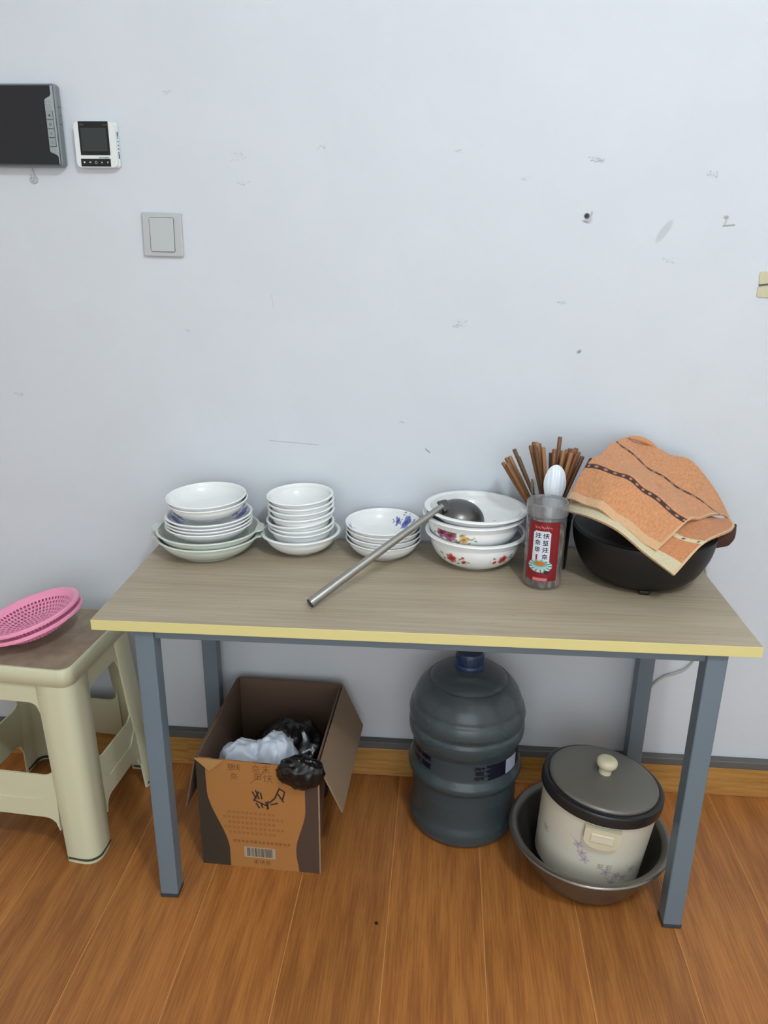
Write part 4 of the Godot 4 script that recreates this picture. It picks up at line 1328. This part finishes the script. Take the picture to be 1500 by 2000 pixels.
func build_crockery() -> void:
	var white := Color(0.915, 0.925, 0.92)
	# 1. celadon serving dishes with side handles
	var cel := glazed(Color(0.80, 0.825, 0.785))
	var pp := bowl_profile(0.1135, 0.042, 0.070, 0.070, 0.008, 0.003, 0.006, 0.5)
	for k in 2:
		var t := thing("serving_dish", ["lower of two pale green serving dishes with side handles, bottom of the left stack", "upper of two pale green serving dishes with side handles, holding the blue flowered plates"][k], "dish", Vector3(0.1245 + 0.001 * k, TOP + 0.0145 * k, 0.101), Vector3(0, 0.10 - 0.02 * k, 0), "pale green serving dishes")
		var m := MB.new(); lathe(m, pp, 80); put("bowl", m, cel, t)
		for s in [-1, 1]:
			m = MB.new()
			var pl := PackedVector2Array()
			for q in [[0.106, -.030], [0.1185, -.021], [0.1235, -.012], [0.1215, -.004], [0.1255, 0.0], [0.1215, .004], [0.1235, .012], [0.1185, .021], [0.106, .030]]: pl.append(Vector2(s * q[0], q[1]))
			prism(m, pl, 0.0385, 0.0425, Transform3D(Basis(Vector3.RIGHT, -PI / 2), Vector3.ZERO))
			put("handle", m, cel, t)
	# 2. blue flowered plates
	var im := canvas(1024, 256, white)
	var blue := Color(0.25, 0.29, 0.62)
	var leafb := Color(0.36, 0.40, 0.58)
	for f in [[0.475, 0.345, 26], [0.522, 0.36, 15], [0.895, 0.35, 29], [0.84, 0.34, 13], [0.955, 0.37, 14], [0.20, .36, 19]]:
		spray(im, f[0], f[1], f[2], blue, leafb, Color(0.3, 0.33, 0.6))
	var floral := glazed(Color.WHITE, tex(im))
	var bp := bowl_profile(0.0945, 0.034, 0.055, 0.060, 0.007, 0.0025, 0.006, 0.4)
	var ord4 := ["lowest", "second from the bottom", "third from the bottom", "topmost"]
	for k in 4:
		dish("flowered_plate", "blue flowered white plate in the left stack, %s of the four plates" % ord4[k], "plate", "blue flowered plates in the left stack", Vector3(0.1310 + 0.0008 * (k % 2), TOP + 0.0375 + 0.0075 * k, 0.110), bp, floral, Vector3(0, 0.1 * k if k < 3 else -0.08, 0.02))
	var wg := glazed(white)
	var tp := bowl_profile(0.0862, 0.038, 0.045, 0.055, 0.007, 0.0025, 0.004, 0.6)
	for k in 2:
		dish("white_bowl", ["wide white bowl just under the topmost bowl of the left stack", "topmost wide white bowl crowning the left stack of plates"][k], "bowl", "wide white bowls on the left stack", Vector3(0.1335 - 0.0035 * k, TOP + 0.088 + 0.0085 * k, 0.113), tp, wg, Vector3(0.03, 0, 0.035 - 0.01 * k))
	# 3. rice bowls
	var lg := bowl_profile(0.0885, 0.047, 0.036, 0.034, 0.008, 0.003, 0.008, 0.75)
	dish("rice_bowl", "larger white rice bowl with flared rim at the bottom of the rice bowl stack", "bowl", "white rice bowls in a stack", Vector3(0.3285, TOP, 0.076), lg, wg, Vector3(0.01, 0, 0.02))
	var sm := bowl_profile(0.0735, 0.048, 0.027, 0.026, 0.008, 0.0028, 0.006, 0.8)
	var ys := [0.0580, 0.0680, 0.0790, 0.0945, 0.1070, 0.1190, 0.1300]
	var ordn := ["lowest small bowl", "second small bowl from the bottom", "third small bowl from the bottom", "fourth small bowl from the bottom, sitting askew", "third small bowl from the top", "second small bowl from the top", "topmost small bowl, open to view"]
	for k in 7:
		dish("rice_bowl", "white rice bowl, %s of the rice bowl stack" % ordn[k], "bowl", "white rice bowls in a stack", Vector3(0.3300 + [0.0, 0.001, -0.001, 0.003, 0.0005, 0.001, -0.0005][k], TOP + ys[k] - 0.046, 0.076 + [0, .001, 0, .002, 0, .001, 0][k]), sm, wg, Vector3(0.03, 0, [0.02, 0.03, 0.075, 0.05, 0.03, 0.03, 0.035][k]))
	# 4. blue flowered dishes
	var d4 := ["lowest", "second from the bottom", "second from the top", "topmost"]
	var dp := bowl_profile(0.0838, 0.040, 0.046, 0.054, 0.008, 0.0026, 0.004, 0.55)
	for k in 4:
		dish("flowered_dish", "blue flowered white dish beside the ladle handle, %s of that stack" % d4[k], "dish", "blue flowered dishes in the middle stack", Vector3(0.5120, TOP + 0.0118 * k, 0.077), dp, floral, Vector3(0.02, [0.7, 1.3, 2.0, 0.12][k], 0.0))
	# 5. big white bowls with painted flowers
	var big := bowl_profile(0.109, 0.072, 0.052, 0.060, 0.010, 0.004, 0.010, 0.9)
	var im2 := canvas(1024, 512, white)
	var lf := Color(0.42, 0.47, 0.33)
	for f in [[0.345, 0.645, 25, Color(0.70, 0.10, 0.10)], [0.298, 0.665, 11, Color(0.72, 0.14, 0.13)], [0.150, 0.640, 22, Color(0.74, 0.10, 0.09)], [0.182, 0.655, 10, Color(.75, .15, .1)], [0.65, .65, 22, Color(0.70, 0.10, 0.10)], [0.9, .65, 20, Color(0.70, 0.10, 0.10)]]:
		spray(im2, f[0], f[1], f[2], f[3], lf, f[3])
	var red := glazed(Color.WHITE, tex(im2))
	var im3 := canvas(1024, 512, white)
	for f in [[0.338, 0.595, 30, Color(0.58, 0.16, 0.34)], [0.375, 0.59, 26, Color(0.50, 0.12, 0.30)], [0.287, 0.612, 19, Color(0.85, 0.62, 0.27)], [0.74, .62, 22, Color(.58, .16, .34)]]:
		spray(im3, f[0], f[1], f[2], f[3], lf, Color(0.8, 0.7, 0.4))
	var mag := glazed(Color.WHITE, tex(im3))
	var im4 := canvas(512, 256, white)
	blob(im4, 0.985 * 512, 0.16 * 256, 5, 5, 0.8, Color(0.45, 0.48, 0.5), 0.6, 0.6)
	var top := glazed(Color.WHITE, tex(im4))
	var grp := "big white bowls under the ladle"
	dish("big_bowl", "big white bowl painted with red flowers, bottom of the stack under the ladle", "bowl", grp, Vector3(0.7140, TOP, 0.100), big, red, Vector3(0, 0, -0.01))
	dish("big_bowl", "big white bowl with magenta and yellow flowers, middle of the stack under the ladle", "bowl", grp, Vector3(0.7080, TOP + 0.039, 0.099), big, mag, Vector3(0, 0, -0.005))
	var shallow := bowl_profile(0.1095, 0.045, 0.06, 0.078, 0.012, 0.004, 0.012, 0.4)
	dish("big_bowl", "topmost big white bowl with thick rim, holding the steel ladle", "bowl", grp, Vector3(0.7110, TOP + 0.0800, 0.0985), shallow, top, Vector3(0, 0, -0.02))

# ---------------------------------------------------------------- cup of chopsticks
func build_cup_and_chopsticks() -> void:
	var at := Vector3(0.8680, TOP, 0.1120)
	var t := thing("chopstick_cup", "black cup crammed with chopsticks behind the clear jar", "cup", at)
	var m := MB.new()
	lathe(m, [Vector2(0, 0.0), Vector2(0.040, 0.0), Vector2(0.042, 0.003), Vector2(0.045, 0.118), Vector2(0.0455, 0.121), Vector2(0.0440, 0.122), Vector2(0.0432, 0.118), Vector2(0.0395, 0.006), Vector2(0, 0.005)], 40)
	put("body", m, mat(Color(0.035, 0.035, 0.038), 0.35), t)
	m = MB.new(); lathe(m, [Vector2(0.0440, 0.112), Vector2(0.0468, 0.113), Vector2(0.0472, 0.121), Vector2(0.0460, 0.1235), Vector2(0.0440, 0.122)], 40)
	put("rim", m, mat(Color(0.05, 0.05, 0.055), 0.3), t)
	# one chopstick of each tone, then copies; square above, round below
	var tones := [Color(0.47, 0.31, 0.165), Color(0.35, 0.23, 0.13), Color(0.57, 0.41, 0.25), Color(0.43, 0.26, 0.16)]
	var protos := []
	for c in tones:
		m = MB.new()
		var rings := []
		for k in 5:
			var y: float = [0.0, 0.12, 0.20, 0.248, 0.25][k]
			var r: float = [0.0022, 0.0029, 0.0036, 0.0040, 0.0030][k]
			var sq: float = [0.0, 0.2, 1.0, 1.0, 1.0][k]
			var ring := []
			for i in 12:
				var a := TAU * i / 12
				var rr := r * lerpf(1.0, minf(1.0 / maxf(absf(cos(a)), absf(sin(a))), 1.25), sq)
				ring.append(Vector3(rr * cos(a), y, rr * sin(a)))
			rings.append(ring)
		var st := SurfaceTool.new()
		loft(st, rings, Vector3.ZERO, Vector3(0, 0.25, 0))
		protos.append([st.commit(), mat(c, 0.5)])
	var tops := [[0.7628, 0.8756, 0.1], [0.7695, 0.8831, 0.09], [0.7776, 0.884, 0.08], [0.7852, 0.9024, 0.09], [0.7918, 0.8942, 0.12], [0.8174, 0.9137, 0.1], [0.8243, 0.919, 0.09], [0.8282, 0.9231, 0.11], [0.8368, 0.9149, 0.085], [0.8412, 0.9153, 0.12], [0.881, 0.9268, 0.07], [0.8671, 0.9076, 0.1], [0.8789, 0.903, 0.085], [0.8846, 0.9075, 0.11], [0.8974, 0.9009, 0.075], [0.8994, 0.9097, 0.1], [0.9023, 0.914, 0.12], [0.9153, 0.9061, 0.08], [0.9177, 0.9038, 0.1], [0.924, 0.8968, 0.11], [0.7702, 0.8779, 0.115], [0.8249, 0.9182, 0.125], [0.898, 0.9076, 0.125], [0.8633, 0.8945, 0.08], [0.8330, 0.9160, 0.098], [0.9100, 0.9040, 0.120]]
	for k in tops.size():
		var tp := Vector3(tops[k][0], tops[k][1], tops[k][2])
		var dev := tp.x - at.x
		# the low end leans to the other side of the cup
		var s := clampf(-dev * 0.42, -0.034, 0.034)
		var bt := Vector3(at.x + s, TOP + 0.007, at.z - (tp.z - at.z) * 0.7 + 0.006 * sin(k * 2.4))
		var tone: int = [0, 0, 2, 1, 1, 0, 0, 2, 0, 2, 3, 0, 3, 2, 2, 3, 0, 0, 0, 1, 0, 1, 2, 1, 0, 3][k]
		var o := put_mesh("chopstick", protos[tone][0], protos[tone][1])
		var y := (tp - bt)
		var len := y.length()
		y = y.normalized()
		var x := y.cross(Vector3(0.2, 0, 1)).normalized()
		o.transform = Transform3D(Basis(x, y * (len / 0.25), x.cross(y)), bt)
		var grp := 0 if tp.x < 0.80 else (1 if tp.x < 0.85 else 2)
		var nth := 0
		var total := 0
		for other in tops:
			if (0 if other[0] < 0.80 else (1 if other[0] < 0.85 else 2)) == grp:
				total += 1
				if other[0] < tops[k][0]: nth += 1
		var ords := ["leftmost", "second from left", "third from left", "fourth from left", "fifth from left", "sixth from left", "seventh from left", "eighth from left", "ninth from left", "tenth from left", "eleventh from left", "twelfth from left", "thirteenth from left"]
		var place: String = ords[nth] if nth < total - 1 else "rightmost"
		var where: String = place + [" of the brown wooden chopsticks leaning left in the black cup", " of the brown wooden chopsticks standing upright in the black cup", " of the brown chopsticks leaning right beside the towel"][grp]
		var g: String = ["chopsticks leaning left in the cup", "chopsticks upright in the cup", "chopsticks leaning right in the cup"][grp]
		tag(o, where, "chopstick", g)
	# white spoon with a fluted bowl
	var sp := thing("soup_spoon", "white fluted plastic spoon standing bowl up among the chopsticks", "spoon", Vector3(0.8685, 0.842, 0.135), Vector3(-0.22, 0.0, -0.06))
	m = MB.new()
	var shape := func(front: float) -> Callable:
		return func(u: float, v: float) -> Vector3:
			var a := TAU * u
			var r := v
			var ex := 0.0225 * (1.0 - 0.22 * clampf(-sin(a), 0, 1) * r)
			var p := Vector2(cos(a) * ex, sin(a) * (0.040 if sin(a) > 0 else 0.048)) * r
			var dome := (1.0 - r * r)
			var flute := 0.0009 * cos(p.x * 780.0) * r * (1.0 - pow(r, 6.0))
			return Vector3(p.x, p.y, front * (0.011 * dome + flute) - (0.0012 if front > 0 and dome < 0.0 else 0.0))
	sheet(m, shape.call(1.0), 48, 12, 0.0014)
	put("spoon_bowl", m, mat(Color(0.84, 0.87, 0.90), 0.3), sp)
	m = MB.new(); tube(m, [Vector3(0, -0.040, 0.001), Vector3(0, -0.07, 0.0), Vector3(0.002, -0.11, 0.0), Vector3(0.003, -0.165, 0.0)], [0.010, 0.0075, 0.006, 0.006], 12)
	put("handle", m, mat(Color(0.84, 0.87, 0.90), 0.3), sp)
	# steel spoon handle
	m = MB.new(); tube(m, [Vector3(0.845, TOP + 0.01, 0.125), Vector3(0.833, 0.77, 0.143), Vector3(0.822, 0.842, 0.150), Vector3(0.8195, 0.856, 0.150)], [0.0028, 0.003, 0.0034, 0.002], 10)
	tag(put("steel_handle", m, mat(Color(0.62, 0.60, 0.57), 0.18, 1.0)), "shiny steel utensil handle in front of the upright chopsticks", "utensil")
	m = MB.new(); tube(m, [Vector3(0.836, TOP + 0.01, 0.13), Vector3(0.885, 0.775, 0.137), Vector3(0.936, 0.897, 0.135), Vector3(0.9375, 0.9, 0.135)], [0.003, 0.003, 0.0032, 0.002], 10)
	tag(put("dark_skewer", m, mat(Color(0.16, 0.14, 0.14), 0.4)), "dark grey stick slanting right behind the white spoon", "stick")

# ---------------------------------------------------------------- jar
func build_jar() -> void:
	var t := thing("jar", "clear plastic jar with a dark red label in front of the chopstick cup", "jar", Vector3(0.8480, TOP, 0.2080))
	var clear := mat(Color(0.86, 0.88, 0.90, 0.10), 0.06)
	clear.transparency = BaseMaterial3D.TRANSPARENCY_ALPHA
	var m := MB.new()
	lathe(m, [Vector2(0, 0.002), Vector2(0.034, 0.0), Vector2(0.0375, 0.002), Vector2(0.0395, 0.006), Vector2(0.0395, 0.152), Vector2(0.0380, 0.157), Vector2(0.0380, 0.166)], 48)
	put("wall", m, clear, t)
	var nz := FastNoiseLite.new(); nz.seed = 12; nz.frequency = 0.05; nz.fractal_octaves = 3
	var im := canvas(256, 128, Color.BLACK)
	for y in 128:
		for x in 256: im.set_pixel(x, y, Color(0.22, 0.165, 0.14).lerp(Color(0.55, 0.48, 0.42), clampf(0.4 + 1.4 * nz.get_noise_2d(x, y * 0.6), 0, 1)))
	var fill := mat(Color.WHITE, 0.7); fill.albedo_texture = tex(im)
	m = MB.new(); lathe(m, [Vector2(0, 0.004), Vector2(0.033, 0.003), Vector2(0.0372, 0.008), Vector2(0.0374, 0.118), Vector2(0.033, 0.126), Vector2(0, 0.124)], 40)
	put("dried_tea", m, fill, t)
	var lid := mat(Color(0.55, 0.55, 0.56, 0.55), 0.12)
	lid.transparency = BaseMaterial3D.TRANSPARENCY_ALPHA
	m = MB.new(); lathe(m, [Vector2(0.0400, 0.153), Vector2(0.0412, 0.154), Vector2(0.0412, 0.176), Vector2(0.0398, 0.179), Vector2(0.0375, 0.1785), Vector2(0.0365, 0.1755), Vector2(0, 0.1755)], 48)
	put("lid", m, lid, t)
	# label
	var lb := canvas(256, 512, Color(0.47, 0.055, 0.10))
	lb.fill_rect(Rect2i(0, 0, 256, 6), Color(.35, .04, .08))
	for k in 9: stroke(lb, Vector2(62 + k * 15, 34 + (k % 3) * 6), Vector2(70 + k * 15, 58 - (k % 2) * 12), 4.0, Color(0.85, 0.62, 0.62), 0.9)
	stroke(lb, Vector2(60, 52), Vector2(190, 48), 2.5, Color(0.85, 0.62, 0.62), 0.7)
	lb.fill_rect(Rect2i(52, 78, 134, 268), Color(0.80, 0.82, 0.86))
	blob(lb, 52, 78, 14, 14, 0, Color(0.47, 0.055, 0.10), 1.0, 0.1); blob(lb, 186, 78, 14, 14, 0, Color(0.47, 0.055, 0.10), 1.0, 0.1)
	for k in 4: glyph(lb, k + 1, 126, 94 + k * 60, 46, 6.0, Color(.10, .11, .15))
	for k in 3: glyph(lb, k + 3, 66, 94 + k * 60, 46, 6.0, Color(.10, .11, .15))
	lb.fill_rect(Rect2i(80, 282, 14, 46), Color(0.55, 0.12, 0.16))
	blob(lb, 118, 382, 100, 60, 0, Color(0.62, 0.74, 0.72), 1.0, 0.1)
	for k in 26:
		var a := TAU * k / 26
		stroke(lb, Vector2(118 + 62 * cos(a), 382 + 34 * sin(a)), Vector2(118 + 92 * cos(a), 382 + 55 * sin(a)), 6.0, Color(0.12, 0.32, 0.33) if k % 2 == 0 else Color(.78, .84, .82), 0.9)
	blob(lb, 118, 362, 62, 28, 0, Color(0.42, 0.62, 0.58), 1.0, 0.1)
	blob(lb, 118, 360, 46, 20, 0, Color(0.75, 0.42, 0.10), 1.0, 0.2)
	blob(lb, 170, 432, 26, 16, 0.3, Color(0.07, 0.09, 0.12), 0.9, 0.4)
	lb.fill_rect(Rect2i(70, 486, 110, 26), Color(0.80, 0.42, 0.44))
	var lm := mat(Color.WHITE, 0.35); lm.albedo_texture = tex(lb)
	m = MB.new(); lathe(m, [Vector2(0.0399, 0.022), Vector2(0.0399, 0.146)], 40, Transform3D(), PI / 2 - 0.60, PI / 2 + 1.08)
	for i in m.uv.size(): m.uv[i] = Vector2(1.0 - m.uv[i].x, 1.0 - m.uv[i].y)
	put("label_wrap", m, lm, t)

# ---------------------------------------------------------------- ladle
func build_ladle() -> void:
	var c := Vector3(0.676, 0.7535, 0.120)
	var t := thing("ladle", "large steel ladle lying face down in the top bowl, its handle reaching the tabletop", "ladle", c)
	var st := mat(Color(0.40, 0.395, 0.39), 0.34, 0.9)
	var m := MB.new()
	var pr := []
	for k in 15: pr.append(Vector2(0.0545 * sin(PI / 2 * k / 14.0), 0.042 * cos(PI / 2 * k / 14.0)))
	for k in 15: pr.append(Vector2(0.0530 * cos(PI / 2 * k / 14.0), 0.0405 * sin(PI / 2 * k / 14.0)))
	lathe(m, pr, 56, Transform3D(Basis(Vector3(0.57, 0, 0.82).normalized(), -0.15), Vector3.ZERO))
	put("scoop", m, st, t)
	m = MB.new()
	var e := Vector3(0.3962, TOP + 0.0100, 0.3680) - c
	var s := Vector3(-0.036, 0.036, 0.026)
	var pts := []
	var rad := []
	for k in 21:
		var u := k / 20.0
		var p := s.lerp(e, u)
		p.y += 0.003 * (1.0 - u) * u * 2.0
		pts.append(p)
		rad.append(lerpf(0.0068, 0.0098, u) if u > 0.06 else 0.0068)
	tube(m, pts, rad, 16)
	var hs := mat(Color(0.60, 0.60, 0.58), 0.36, 0.85)
	var h := put("handle", m, hs, t)
	m = MB.new()
	var d: Vector3 = (pts[-1] - pts[-2]).normalized()
	tube(m, [pts[-1] - d * 0.002, pts[-1] + d * 0.001], [0.0085], 16)
	put("end_plug", m, mat(Color(0.25, 0.25, 0.24), 0.4, 0.6), h)
	m = MB.new()
	rbox(m, Vector3(0.026, 0.006, 0.030), 0.0028, Transform3D(Basis(Vector3.UP, 0.75) * Basis(Vector3.RIGHT, 0.5), Vector3(-0.030, 0.0360, 0.021)))
	put("bracket", m, st, t)
